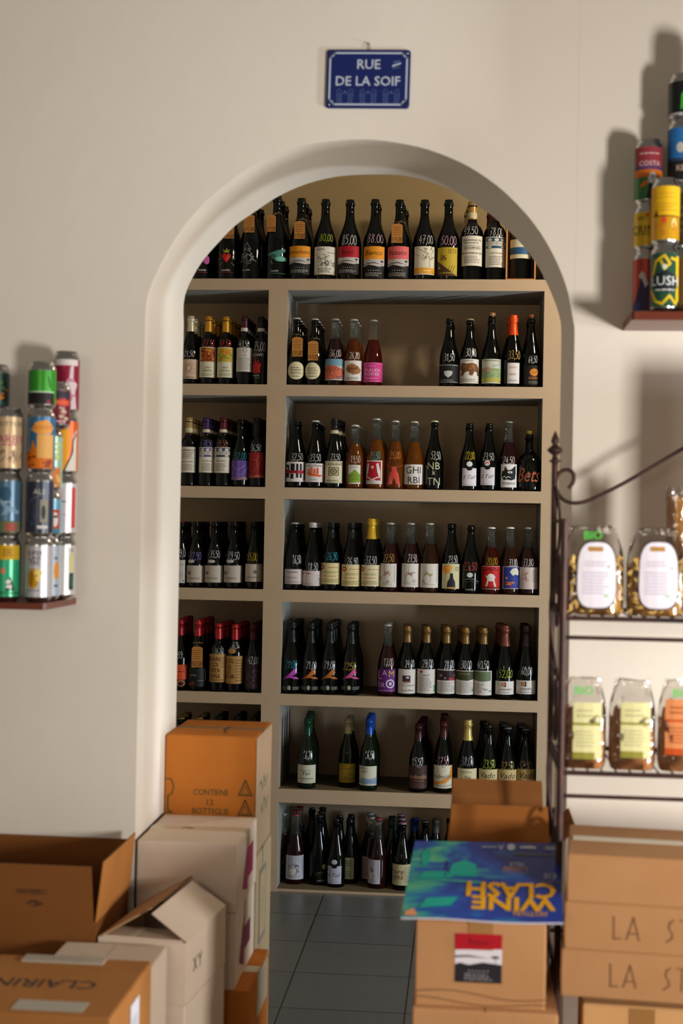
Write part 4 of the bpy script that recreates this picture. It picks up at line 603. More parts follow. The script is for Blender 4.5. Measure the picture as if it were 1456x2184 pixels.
bottle(6, cx=1125, top=908, style='champ', glass='dark', clos='crown', ccol='6A6A68', desc='crown-capped bottle priced 32,50 in amber, rightmost beside the upright', short='the right bottle priced 32,50', lab=(1066,1195,1197,1350), bg='A08850', ops=pad, price=('32,50',1125,1166,56,'8A6C40',100), back=2, base=1380, bdx=-10, **L6)
# ---- bottom shelf
L7 = dict(row=7)
bottle(7, cx=238, top=818, style='champ', glass='clearneck', clos='crown', ccol='A04048', desc='red-crowned dark rose bottle with white sketch label, leftmost at the bottom', short='the sketch-label bottle at the bottom left', lab=(173,1127,301,1304), bg='B4B4BC', ops=vase('4A4A5A'), back=3, base=1340, **L7)
bottle(7, cx=146, top=812, style='champ', glass='rose', clos='crown', ccol='A8A8A8', desc='red wine bottle with dark label squeezed in the bottom left corner', short='', lab=(120,1100,180,1255), bg='1A0E0C', ops=[('r',.1,.03,.9,.05,'C04020'),('b',.3,.4,.8,.8,5,'B04828')], base=1308, **L7)
bottle(7, cx=360, top=772, style='champ', glass='dark', clos='none', ccol=None, desc='dark bottle with faint black label between the sketch and moon bottles', short='the second-row bottle left of the moon bottle', lab=(315,1085,355,1255), bg='20201C', ops=[('q',.1,.3,.9,.9,8,'4A4A40')], back=1, base=1290, **L7)
bottle(7, cx=412, top=828, style='champ', glass='dark', clos='crown', ccol='303230', desc='black bottle with a small painted yellow moon on the bottom shelf', short='the yellow-moon bottle', lab=(385,1190,470,1325), ops=[('e',.7,.85,.16,.15,'A8A850'),('e',.5,.42,.45,.18,'3A3C20'),('e',.5,.34,.45,.16,'080A08'),('t','LASSIDIS',.5,.1,.09,'A8A8A0')], back=3, base=1347, **L7)
bottle(7, cx=541, top=858, style='champ', glass='dark', clos='none', ccol=None, desc='dark bottle with white dot and notched white label, at the shelf edge', short='the white-dot bottle on the bottom shelf', lab=(484,1155,579,1337), bg=None, ops=[('r',0,0,1,.73,'B0B0C0'),('e',.5,.73,.2,.1,'0C0E0C'),('e',.5,.89,.2,.1,'B0B8C0'),('s','il Tof',.5,.36,.16,'4A4A58'),('n',.1,.04,.9,.07,1,'8A8A98')], back=1, base=1363, bdx=8, **L7)
bottle(7, cx=640, top=850, style='champ', glass='dark', clos='cap', ccol='121214', desc='black-capped bottle with pale yellow label behind the white-dot bottle', short='the pale yellow-labelled bottle at the bottom', lab=(600,1143,672,1300), bg='A8A478', ops=[('n',.1,.6,.9,.9,3,'6A6848'),('n',.1,.1,.9,.4,3,'7A7858')], back=2, base=1336, **L7)
bottle(7, cx=800, top=840, style='champ', glass='clearneck', clos='crown', ccol='B0B0B0', desc='crown-capped bottle with pinkish label half behind its neighbour', short='the half-hidden pinkish-labelled bottle', lab=(735,1135,800,1300), bg='A89898', ops=[('n',.1,.1,.8,.9,8,'7A6C6C')], back=2, base=1333, bdx=-14, **L7)
bottle(7, cx=850, top=848, style='champ', glass='clearneck', clos='crown', ccol='A03848', desc='red-crowned dark bottle with white sketch label, centre of bottom shelf', short='the centre sketch-label bottle', lab=(777,1158,866,1336), bg='B4B0BC', ops=vase('4A4A5A'), base=1373, **L7)
bottle(7, cx=1030, top=880, style='champ', glass='dark', clos='crown', ccol='B08090', desc='crown-capped bottle with cream label of copper script beside the poster', short='the copper-script bottle', lab=(960,1194,1098,1348), bg='B8B088', ops=[('s','Fiore',.3,.66,.26,'7A4A28'),('s','agea',.3,.34,.26,'7A4A28'),('n',.6,.1,.88,.9,10,'8A8468'),('r',.9,0,1,1,'A88C30')], back=2, base=1386, bdx=-8, **L7)
bottle(7, cx=950, top=862, style='champ', glass='green', clos='foil', ccol='2A3A34', desc='green-foil bottle in the shadow left of the copper-script bottle', short='the green-foil bottle', back=1, base=1325, **L7)
bottle(7, cx=1120, top=848, style='burg', glass='dark', clos='cap', ccol='143A80', desc='blue-capped dark bottle in the shadow at the bottom right', short='the blue-capped bottle at the bottom', back=1, base=1300, **L7)
bottle(7, cx=1195, top=868, style='champ', glass='dark', clos='crown', ccol='505050', desc='crown-capped dark bottle directly above the blue poster', short='the bottle above the blue poster', back=2, base=1325, **L7)
bottle(7, cx=1275, top=853, style='burg', glass='dark', clos='cap', ccol='4A4A44', desc='grey-capped dark bottle beside the open box flaps', short='the grey-capped bottle', back=2, base=1325, **L7)
bottle(7, cx=1378, top=850, style='burg', glass='dark', clos='none', ccol=None, desc='dark bottle cut off by the edge of the open box, bottom shelf', short='the bottle cut off by the open box', back=1, base=1325, **L7)

# ------------------------------------------------------------------ street-name plaque above the arch
blue = pm('blue_enamel', '16225A', .3, spec=.4); white_en = pm('white_enamel', 'B4BCC8', .3)
c0 = at(785, 170, DW); pw, ph = .2135, .149
pl = thing('street_sign', (c0.x, DW-.0045, c0.z), 'blue enamel street plaque reading RUE DE LA SOIF above the arch', 'sign', rz=0)
pl.rotation_euler = (0, .013, 0)
def rrect(w, h, r, n=5):
    P = []
    for cx, cz, a0 in ((w/2-r, h/2-r, 0), (-w/2+r, h/2-r, 90), (-w/2+r, -h/2+r, 180), (w/2-r, -h/2+r, 270)):
        for k in range(n+1):
            a = math.radians(a0+90*k/n); P.append((cx+r*math.cos(a), cz+r*math.sin(a)))
    return P
m = MB(); P = rrect(pw, ph, .008)
m.grid([[(x*k, y, z*k) for x, z in P] for k, y in ((.985, -.0025), (1, -.001), (1, .004))], blue, True, False)
m.face([(x*.985, -.0025, z*.985) for x, z in P], blue); m.build('enamel_plate', pl)
A = Art(lambda a, b, L: (a, -.0027-.0002*L, b))
a_, b_ = pw/2-.009, ph/2-.009; c_ = .012
fr = []
for sx, sz in ((1, 1), (-1, 1), (-1, -1), (1, -1)):
    q = [(sx*a_, sz*(b_-c_))]+[(sx*(a_-c_+c_*.72*math.sin(t)*1.0), sz*(b_-c_+c_*.72*math.cos(t)*1.0)) for t in ()]+[(sx*(a_-c_*.35), sz*(b_-c_*.8)), (sx*(a_-c_*.8), sz*(b_-c_*.35)), (sx*(a_-c_), sz*b_)]
    fr += q if sx*sz > 0 else q[::-1]
A.line(fr+[fr[0]], .0042, white_en, 1)
A.mb.build('border_line', pl)
A = Art(lambda a, b, L: (a, -.0027-.0002*L, b))
A.text('RUE', .001, .037, .0235, white_en, 1, maxw=.066); A.text('DE LA SOIF', .0, -.0055, .0235, white_en, 1, maxw=.172)
for d in (-.0004, .0004):
    A.text('RUE', .001+d, .037+d, .0235, white_en, 1.3+d*300, maxw=.066); A.text('DE LA SOIF', d, -.0055+d, .0235, white_en, 1.3+d*300, maxw=.172)
A.mb.build('lettering', pl)
A = Art(lambda a, b, L: (a, -.0027-.0002*L, b)); dim = pm('faded_line', '5A6E9A', .4)
for k in range(3):
    gx = -.058+.059*k
    for s_ in (-1, 1):
        A.line([(gx+s_*.015+.0055*math.cos(t*PI/5), -.032+.0055*math.sin(t*PI/5)) for t in range(11)], .0012, dim)
        A.line([(gx+s_*.021, -.039), (gx+s_*.012, -.044), (gx+s_*.004, -.036)], .0012, dim)
        A.line([(gx+s_*.020, -.040), (gx+s_*.018, -.060)], .0012, dim); A.line([(gx+s_*.010, -.044), (gx+s_*.009, -.060)], .0012, dim); A.line([(gx+s_*.020, -.060), (gx+s_*.007, -.061)], .0012, dim)
        A.line([(gx+s_*.014, -.046), (gx+s_*.014, -.058)], .001, dim)
    A.poly([(gx-.002, -.036), (gx+.002, -.036), (gx+.0012, -.031), (gx-.0012, -.031)], dim)
A.mb.build('drinkers_drawing', pl)
A = Art(lambda a, b, L: (a, -.0027-.0002*L, b))
A.poly([(.06, .030), (.082, .038), (.083, .042), (.061, .035)], white_en); A.poly([(.063, .040), (.082, .046), (.078, .047), (.064, .044)], dim); A.line([(.062, .026), (.08, .031)], .0015, dim)
A.mb.build('shell_emblem', pl)
for sx, sz in ((1, 1), (-1, 1), (-1, -1), (1, -1)):
    m = MB(); m.lathe([(0, .0028), (.0012, .0024), (.0016, .001)], iron if sx*sz < 0 else alu, 12); m.build('screw', pl, (sx*(pw/2-.009), -.0025, sz*(ph/2-.009)), rx=PI/2)
m = MB(); m.tube([(0, 0, ph/2-.004), (-.003, 0, ph/2+.008), (0, .002, ph/2+.016), (.003, 0, ph/2+.008), (.0005, 0, ph/2-.004)], .0007, iron, 6); m.build('wire_loop', pl)
m = MB(); m.tube([(0, .012, 0), (0, -.012, 0)], .0014, iron, 8); m.lathe([(0, .0035), (.001, .003)], iron, 10)
nl = m.build('nail', None, (c0.x-.001, DW-.0, c0.z+ph/2+.016)); tag(nl, 'small iron nail in the wall holding the blue plaque', 'nail')

# ------------------------------------------------------------------ wall shelves with cans
CANR = .0331
def wall_shelf(xa, xb, d, zt, th, label):
    o = thing('wall_shelf', ((xa+xb)/2, DW, zt-th), label, 'shelf')
    w = (xb-xa)/2; m = MB()
    P = [(-w, -d+.006), (-w+.006, -d), (w-.006, -d), (w, -d+.006), (w, 0), (-w, 0)]
    m.face([(x, y, 0) for x, y in P][::-1], shelfwood); m.face([(x, y, th) for x, y in P], shelfwood)
    for a, b in zip(P, P[1:]+P[:1]): m.face([(a[0], a[1], 0), (b[0], b[1], 0), (b[0], b[1], th), (a[0], a[1], th)], shelfwood)
    m.build('board', o); return o
ZL = at(97, 1287, DW-.27).z; XLr = at(97, 1295, DW-.27).x
wall_shelf(-1.75, XLr, .27, ZL, .016, 'short red-brown wooden shelf on the wall left of the arch')
ZR = at(1347, 664, DW-.19).z; XRl = at(1347, 670, DW-.19).x
wall_shelf(XRl, 1.15, .19, ZR, .020, 'red-brown wooden shelf on the wall right of the arch')
NC = [0]
def can(z, X, Y, z0, h, base, ops, label, group, y0=None, y1=None, x0=None, x1=None, band=(.08, .90)):
    """x0..y1: the painted face in zoom pixels; otherwise the whole front."""
    o = thing('drinks_can', (X, Y, z0), label, 'can', group); R = CANR
    m = MB()
    pr = [(0,.024),(.002,.0255),(.008,.031),(.013,R),(h-.021,R),(h-.014,.0322),(h-.008,.029),(h-.004,.0265),(h-.001,.0272),(h,.0268),(h-.001,.0255),(h-.005,.0245),(h-.006,.0225)]
    m.lathe(pr, alu, 28); m.build('can_body', o)
    m = MB(); m.lathe([(0,.008),(.0012,.008)], alu, 12); m.box((-.004,-.004,.0012),(.004,.014,.002), alu); m.build('pull_tab', o, (0, 0, h-.0055))
    A = Art(lambda s, zz, L: ((R+.0002+.0003*L)*math.sin(s/R), -(R+.0002+.0003*L)*math.cos(s/R), zz), .005)
    za, zb = .013+band[0]*0, h-.022
    if base: 
        ns = 28
        A.mb.grid([[((R+.0003)*math.cos(2*PI*k/ns), (R+.0003)*math.sin(2*PI*k/ns), zz) for k in range(ns)] for zz in (za, zb)], pm('can_'+base, base, .32, metal=.25, spec=.6), True)
    A.ops(-.042, za, .042, zb, ops); A.mb.build('printed_wrap', o)
    NC[0] += 1
    return o
def stack(x, Y, zsh, specs, group):
    z0 = zsh+.0006
    for h, base, ops, label in specs:
        can(0, x, Y, z0, h, base, ops, label, group); z0 += h-.0035
GLc = 'cans stacked on the left wall shelf'; GRc = 'cans stacked on the right wall shelf'
TL, SH = .1585, .1165
Yf = DW-.27+.012+CANR
xL1 = at(15, 1200, Yf).x; xL2 = at(82.5, 1200, Yf).x
stack(xL1, Yf, ZL, [
 (TL, '2EA070', [('r',0,.72,1,1,'C89A10'),('n',.5,.78,.8,.94,3,'2A2410'),('p',[(.6,.12),(.72,.4),(.8,.25),(.86,.12)],'141414'),('b',.62,.1,.8,.4,4,'D8D4CC'),('t','PASTORALE',.7,.07,.06,'1A3A2C',.4,'1A3A2C'),('e',.52,.5,.07,.06,'C87858')], 'green can with a yellow top band, bottom of the stack at the left edge'),
 (TL, '4A6C84', [('e',.55,.75,.16,.14,'2E5068'),('b',.35,.35,.9,.6,14,'7A98AC'),('r',0,0,1,.22,'5A6A48'),('r',.55,.02,.9,.18,'9A4A3C'),('n',.4,.56,.8,.62,1,'A8B8C4')], 'steel-blue can in the middle of the stack at the left edge'),
 (TL, 'CFB088', [('t','DOTTORI',.62,.86,.09,'5A6A4A',.5,'5A6A4A'),('t','BARBY',.6,.56,.16,'B04868',.7,'B04868'),('n',.4,.42,.9,.48,1,'B04868'),('q',.4,.12,.9,.36,14,'5A4A3C')], 'cream can with crimson lettering, top of the stack at the left edge')], GLc)
stack(xL2, Yf, ZL, [
 (TL, 'B8B4B8', [('t','SUPER',.5,.86,.08,'3A3840',.4,'3A3840'),('t','LAVI',.5,.76,.08,'3A3840',.3,'3A3840'),('t','TRE',.5,.67,.08,'3A3840',.3,'3A3840'),('e',.46,.36,.16,.2,'B8860C'),('b',.55,.2,.68,.55,8,'E0C878'),('e',.42,.36,.06,.16,'8A6408'),('n',.3,.1,.7,.16,1,'7A7880')], 'silver-white can with a golden lemon, bottom of the tallest front stack'),
 (TL, '2A3040', [('t','ALE',.6,.8,.10,'B8B4AC',.4,'B8B4AC'),('l',[(.2,.4),(.3,.6),(.5,.7),(.7,.72)],.012,'6A7080'),('q',.2,.15,.8,.6,16,'4A5264'),('r',.62,.2,.85,.65,'8A8474'),('e',.72,.4,.06,.14,'2A2A30'),('r',.55,.08,.85,.14,'C8C4BC')], 'dark navy can with silver line drawing in the tallest front stack'),
 (TL, '2E6A94', [('p',[(0,0),(1,0),(1,.35),(.85,.42),(.7,.36),(.55,.5),(.5,.35),(.36,.56),(.3,.36),(.1,.3),(0,.34)],'C8680C'),('b',.1,.02,.9,.36,12,'8A3408'),('p',[(.3,.75),(.45,.9),(.8,.95),(1,.8),(.9,.68),(.55,.66)],'D8903C'),('r',.5,.2,1,.66,'D09A50'),('t','CLOUDY',.65,.8,.07,'A85820',.4,'A85820')], 'blue can with orange clouds and foliage in the tallest front stack'),
 (SH, '2C8A1C', [('r',0,0,1,.36,'1A1418'),('l',[(.86,.5),(.8,.8)],.03,'12300C'),('r',0,.34,1,.38,'A8C8A0'),('r',.75,0,.85,.12,'8A1C28'),('r',.02,.05,.1,.3,'C8C4C0')], 'short bright green can with a black lower band, top of its stack')], GLc)
Y3 = Yf+.0665
stack(at(-16, 1200, Y3).x, Y3, ZL, [
 (TL, '5A5A50', [], 'grey can mostly hidden at the far left, bottom of its stack'),
 (TL, '6A4A3C', [], 'brown can mostly hidden at the far left, second in its stack'),
 (TL, '3A4A4C', [], 'slate can mostly hidden at the far left, third in its stack'),
 (SH, '1C3A34', [('b',.5,.2,1,.5,8,'C87820'),('b',.6,.5,1,.8,4,'4A7A38')], 'short dark green can with orange marks peeking in at the left edge')], GLc)
stack(xL2, Y3, ZL, [
 (TL, 'A8B8C8', [('r',.7,.0,.86,.98,'C8CCD0'),('r',.6,.3,.74,.8,'78A8D8'),('e',.93,.5,.10,.18,'D88818'),('n',.84,.7,.99,.8,1,'3A4A68'),('n',.84,.15,.99,.25,1,'3A3A58')], 'pale blue can with an orange disc behind the silver-white lemon can'),
 (SH, '6AA0B8', [('r',0,0,1,.12,'2A7A98'),('r',.6,.12,1,.7,'B83818'),('e',.84,.4,.10,.22,'D8D0C8'),('r',.76,.45,.92,.52,'3A2420')], 'short blue and red can with a white bearded face behind the navy can'),
 (TL, '9CB8A0', [('p',[(.6,0),(.6,.3),(.75,.42),(.9,.36),(1,.4),(1,0)],'C07030'),('n',.65,.5,.98,.9,4,'C8C868'),('b',.65,.5,.98,.9,5,'B8C878'),('b',.7,.02,.95,.35,4,'D8A060')], 'pale green and yellow can behind the orange cloud can')], GLc)
o_ = can(0, xL2+.018, Y3, ZL+.0006+TL*2+SH-.0105, SH, '6A1424', [('r',.5,.78,1,.98,'2A2030'),('r',.5,.55,1,.72,'C83020'),('t','MOSSO',.78,.64,.10,'E08048',.4,'E08048'),('b',.6,.15,.95,.5,5,'B8A088'),('n',.6,.04,.95,.1,1,'D8D0C8')], 'short maroon can with a red band, above the pale green can', GLc)
Y4 = Yf+.0665*2+.001
stack(at(133, 1200, Y4).x, Y4, ZL, [
 (TL, 'C8C2BC', [('t','DI',.86,.9,.07,'1C1C20',.2,'1C1C20'),('r',.82,.45,.96,.84,'C8C080'),('r',.82,.1,.98,.44,'1A2A34'),('r',.86,.16,.96,.4,'2A5A48')], 'white can with a black and cream patch, bottom of the rearmost stack'),
 (TL, 'CAC0C0', [('r',.86,.1,1,.92,'C83C34'),('n',.5,.6,.75,.66,1,'3A3840'),('n',.5,.35,.75,.38,1,'8A8890')], 'white can with a red stripe in the rearmost stack'),
 (TL, 'D85C18', [('p',[(.4,0),(.62,0),(.78,.5),(.7,1),(.4,1)],'E09820'),('p',[(.62,0),(1,0),(1,.85),(.86,.7),(.88,.4)],'CFC8B8'),('l',[(.6,0),(.84,.36),(.86,.62),(.98,.75)],.03,'2A1C20')], 'orange and yellow can with a white swoosh in the rearmost stack'),
 (TL, '8A1434', [('r',0,.88,1,1,'C8BCB8'),('p',[(.62,.0),(.7,.35),(.56,.5),(.7,.6),(.74,.85),(.84,.9),(.82,.6),(.98,.5),(.9,.35),(.96,0)],'C8B0B4'),('b',.6,.2,.95,.6,5,'B07080')], 'crimson and white can, top of the rearmost stack')], GLc)
YR = DW-.19+.008+CANR; Y2 = YR+.071
tR, sR = .1625, .1165
stack(at(1416, 600, YR).x, YR, ZR, [
 (tR, '1C4A34', [('l',[(.1,.6),(.2,.85),(.45,.95),(.6,.8),(.45,.7),(.35,.85)],.05,'C8A80C'),('l',[(.65,.9),(.9,.85),(.85,.5),(.95,.2),(.8,.05),(.6,.2),(.4,.05),(.2,.1),(.05,.3)],.05,'C8A80C'),('r',.8,.1,.95,.95,'C8A80C'),('p',[(.1,.35),(.12,.58),(.5,.68),(.82,.58),(.86,.35),(.5,.26)],'141C20'),('t','LUSH',.48,.48,.17,'D0D0CC',.66,'D0D0CC'),('n',.2,.28,.8,.34,1,'C8C8C4'),('e',.45,.74,.06,.05,'C8C8C4')], 'green can with yellow swirls and white LUSH lettering, on the right shelf'),
 (tR, 'C8900C', [('r',0,.44,1,1,'D8A810'),('n',.15,.75,.8,.9,2,'C8900C'),('n',.2,.52,.85,.7,3,'B88410'),('p',[(.1,.44),(.2,.56),(.26,.44)],'6A3008'),('e',.42,.36,.07,.07,'C84818'),('e',.7,.3,.09,.1,'D8B868'),('b',.2,.1,.8,.3,6,'B87810'),('r',.1,.43,.9,.45,'4A2A08')], 'golden yellow can standing on the green LUSH can')], GRc)
stack(at(1378, 600, Y2).x, Y2, ZR, [
 (tR, 'A83018', [('r',.55,0,1,1,'B8A890'),('p',[(0,0),(.5,0),(.52,.5),(.3,.62),(.2,.4)],'342848'),('p',[(.22,.66),(.32,.76),(.4,.7),(.5,.5),(.42,.44),(.34,.6)],'B8B4B8'),('r',.0,0,.3,.15,'343A68')], 'red and white can with a horse at the bottom of the rear left stack'),
 (sR, 'C8A40C', [('t','CRIN',.3,.48,.24,'20201C',.5,'20201C'),('r',.05,.32,.6,.34,'20201C'),('t','ARTI',.3,.82,.10,'20201C',.3,'20201C'),('e',.45,.92,.05,.05,'C84818')], 'short yellow can with black lettering in the rear left stack'),
 (tR, '2E6A34', [('r',0,.62,1,1,'8A3038'),('r',0,.42,1,.58,'C86818'),('r',0,.56,1,.64,'5A3458'),('n',.2,.84,.8,.9,1,'C8A8A0'),('t','COSTA',.5,.68,.09,'C8BCC0',.6,'C8BCC0'),('e',.58,.38,.13,.13,'C8CCC8'),('p',[(.2,.2),(.28,.3),(.48,.38),(.44,.28)],'C86C14'),('p',[(.4,0),(.48,.3),(.7,.3),(.95,.2),(1,0)],'242434'),('e',.57,.42,.02,.02,'141414')], 'green can with a white seabird, top of the rear left stack')], GRc)
xR3 = at(1451, 400, Y2).x
stack(xR3, Y2, ZR, [
 (tR, '6A4418', [], 'brown can hidden behind the green LUSH can'), (tR, '3A2E1C', [('n',.1,.2,.9,.8,4,'5A4A28')], 'dark brown can hidden behind the golden yellow can'),
 (tR, '16181C', [('r',0,.42,1,1,'2468A8'),('e',.42,.62,.11,.10,'B8B4A8'),('r',.6,.78,.8,.92,'C84848'),('r',0,.36,1,.42,'2A3A58'),('r',.3,.16,.8,.3,'4A3A34'),('t','KERS',.55,.23,.10,'B8A090',.4,'B8A090')], 'blue and black can near the top of the stack at the right edge'),
 (sR, '14181A', [('p',[(.4,.15),(.42,.6),(.55,.78),(.8,.7),(.85,.3),(.6,.2)],'28A018'),('r',0,0,1,.06,'A8A8A8')], 'short black can with a bright green patch, top at the right edge')], GRc)
for k in range(1, 4):    # the shelf and its cans go on beyond the frame
    for j in range(3+k):
        o = can(0, xR3+.069*k, Y2-(k % 2)*.068, ZR+.0006+j*(tR-.0035), tR, ['4A5A68', '8A4A2C', '3A6A4C', '6A2C4C', '4A4A3A'][(j+k) % 5], [], 'plain %s can further along the right-hand shelf, level %s of the %s stack' % (['slate','rust','green','plum','olive'][(j+k) % 5], ['one','two','three','four','five','six'][j], ['nearest','middle','farthest'][k-1]), GRc)

# ------------------------------------------------------------------ cardboard boxes
def cbox(x0, y0, z0, w, d, h, mat, label, rz=0, tp=tape, seam='x', cat='box', group=None, open_=False, lid_gap=True, lean=0):
    o = thing('cardboard_box', (x0, y0, z0), label, cat, group, rz)
    if z0 == 0: z0 = FL+.0005; h -= z0; o.location.z = z0
    m = MB(); t = .004
    if not open_:
        # slightly bulged carton with rounded vertical edges
        P = rrect(w, d, .004, 3)
        P = [(x+w/2, y+d/2) for x, y in P]
        rows = [[(x, y, zz) for x, y in P] for zz in (0, .002, h*.5, h-.002, h)]
        rows[0] = [(w/2+(x-w/2)*.994, d/2+(y-d/2)*.994, 0) for x, y in P]; rows[-1] = [(w/2+(x-w/2)*.994, d/2+(y-d/2)*.994, h) for x, y in P]
        rows[2] = [(w/2+(x-w/2)*1.004, d/2+(y-d/2)*1.004, h*.5) for x, y in P]
        m.grid(rows, mat, True, False); m.face(rows[0][::-1], mat); m.face(rows[-1], mat); m.build('carton', o)
        m = MB()      # top flaps meet in a seam
        if seam == 'x':
            m.box((.003, .003, h), (w-.003, d/2-.0015, h+.0025), mat); m.box((.003, d/2+.0015, h), (w-.003, d-.003, h+.0025), mat)
            m.build('top_flaps', o)
            if tp:
                m = MB(); m.box((.001, d/2-.025, h+.0025), (w-.001, d/2+.025, h+.0032), tp); m.box((w+.0005, d/2-.025, h-.055), (w+.0016, d/2+.025, h+.0032), tp); m.build('tape', o)
        else:
            m.box((.003, .003, h), (w/2-.0015, d-.003, h+.0025), mat); m.box((w/2+.0015, .003, h), (w-.003, d-.003, h+.0025), mat)
            m.build('top_flaps', o)
            if tp:
                m = MB(); m.box((w/2-.025, .001, h+.0025), (w/2+.025, d-.001, h+.0032), tp); m.box((w/2-.025, -.0016, h-.055), (w/2+.025, -.0005, h+.0032), tp); m.build('tape', o)
    else:
        m.box((0, 0, 0), (w, d, t), mat); m.box((0, 0, t), (w, t, h), mat); m.box((0, d-t, t), (w, d, h), mat)
        m.box((0, t, t), (t, d-t, h), mat); m.box((w-t, t, t), (w, d-t, h), mat); m.build('carton', o)
    return o
def flap(o, a, b, dvec, mat, name='flap', t=.0035):
    """a panel hinged on edge a-b, reaching by dvec"""
    a, b, dv = Vector(a), Vector(b), Vector(dvec); n = (b-a).cross(dv).normalized()*t
    ins = (b-a).normalized()*.006
    m = MB(); P = [a, b, b+dv-ins, a+dv+ins]
    m.face(P, mat); m.face([p+n for p in P][::-1], mat)
    for i in range(4): m.face([P[i], P[(i+1) % 4], P[(i+1) % 4]+n, P[i]+n], darkedge if i == 2 else mat)
    return m.build(name, o)
def front_art(o, y=-.0012, name='print', side=None, w=0):
    if side == 'right': return Art(lambda a, b, L: (w+.0016+.0002*L, a, b))
    if side == 'top': return Art(lambda a, b, L: (a, b, w+.0030+.0002*L))
    return Art(lambda a, b, L: (a, y-.0002*L, b))
dk = pm('black_print', '3A2E22', .8); gr = pm('green_print', '3A4420', .8); mag = pm('magenta_print', 'A82460', .6); dkb = pm('pen_green', '2E6A50', .7)
JX = -.827
# rear stack in the doorway
zA = .765
bA = cbox(JX, 3.95, zA, .257, .315, .334, orangebox, 'tall orange box reading CONTIENE 12 BOTTIGLIE, top of the doorway stack', seam='x', tp=browntape)
A = front_art(bA)
A.text('CONTIENE', .132, .179, .0165, gr, maxw=.100); A.text('12', .130, .151, .0165, gr); A.text('BOTTIGLIE', .132, .126, .0165, gr, maxw=.104)
for zz in (.189, .134):
    for k, wd in ((0, .0035),):
        A.line([(.21, zz-.016), (.229, zz+.026), (.248, zz-.016), (.21, zz-.016)], .0032, gr); A.line([(.218, zz-.012), (.229, zz+.012), (.240, zz-.012), (.218, zz-.012)], .0015, gr)
A.line([(.003, .213), (.018, .213), (.026, .193), (.021, .172), (.010, .165), (.010, .127), (.022, .119)], .003, gr); A.line([(.003, .119), (.022, .119)], .003, gr)
A.mb.build('printed_marks', bA)
# side: pale face with green pen marks
A = front_art(bA, side='right', w=.257)
A.poly([(.001, .002), (.314, .002), (.314, .332), (.001, .332)], card('pale_side', 'B89878', 'AC8C6C'), .2)
random.seed(3)
for (a0, b0, sz) in ((.08, .19, .05), (.10, .12, .045)):
    A.line([(a0+.03*i+random.uniform(-.01, .01), b0+random.uniform(-sz/2, sz/2)) for i in range(6)], .004, dkb); A.line([(a0+.02*i, b0-.01+.02*math.sin(i*2)) for i in range(8)], .003, dkb)
A.mb.build('side_panel', bA)
m = MB(); m.tube([(.165, .03, .339), (.15, .10, .341), (.162, .16, .343)], [.0005, .003, .001], dk, 6); m.build('torn_slit', bA)
zA2 = .40
bA2 = cbox(JX, 3.955, zA2, .262, .315, zA-zA2-.003, card('sand_cardboard', 'B8A07C', 'AE9672'), 'sand-coloured box with vertical print under the tall orange box')
A = front_art(bA2, side='right', w=.262)
A.poly([(.07, .1), (.2, .1), (.2, .31), (.07, .31)], pm('grey_print', '8A7E70', .8), .3); A.poly([(.082, .115), (.188, .115), (.188, .295), (.082, .295)], card('sand_cardboard', 'B8A07C', 'AE9672'), .6)
A.text('VINO', .135, .2, .03, pm('grey_print', '8A7E70', .8), 1, rot=PI/2); A.text('FRAGILE', .09, .05, .02, dk, 1, maxw=.1)
for i in range(6): A.line([(.04+.012*i, .02), (.04+.012*i, .08+.01*(i % 2))], .003, dk)
A.mb.build('printed_marks', bA2)
bA3 = cbox(JX, 3.955, 0, .262, .315, zA2-.003, kraft, 'plain box at the bottom of the doorway stack')
# front stack by the jamb: white cartons
zC, zB = .508, .704
bB = cbox(-.824, 3.603, zB, .262, .335, .174, whitebox, 'white box with a taped top in front of the tall orange box')
A = front_art(bB, side='right', w=.262)
A.poly([(.09, .04), (.17, .02), (.17, .05), (.26, .05), (.26, .13), (.17, .13), (.17, .16)], mag, 1); A.mb.build('magenta_arrow', bB)
m = MB(); m.tube([(-.002, 0, 0), (-.002, 0, .176), (-.002, .33, .178)], .0022, dk, 6); m.build('dark_edge', bB)
A = Art(lambda a, b, L: (a, b, .1775+.0003*L)); A.line([(.085, .165), (.1, .172), (.115, .163), (.1, .158)], .004, dk); A.mb.build('tape_stamp', bB)
bC = cbox(-.824, 3.603, zC, .259, .335, zB-zC-.004, whitebox, 'lower white box with a dark magenta arrow, under the taped white box')
A = front_art(bC, side='right', w=.259); A.poly([(.07, .05), (.15, .02), (.15, .06), (.25, .06), (.25, .12), (.15, .12), (.15, .16)], pm('dark_magenta', '7A2450', .6), 1)
A.mb.build('magenta_arrow', bC)
zD = .508
bD = cbox(-.827, 3.60, zD-.26, .30, .37, .2565, orangebox, 'orange-brown box under the white boxes beside the floor tiles', tp=tape)
m = MB(); m.box((.3005, .15, .14), (.3015, .34, .25), tape); m.build('side_tape', bD)
bD2 = cbox(-.827, 3.60, 0, .30, .37, zD-.2635, kraft, 'plain kraft box on the floor under the orange-brown box')
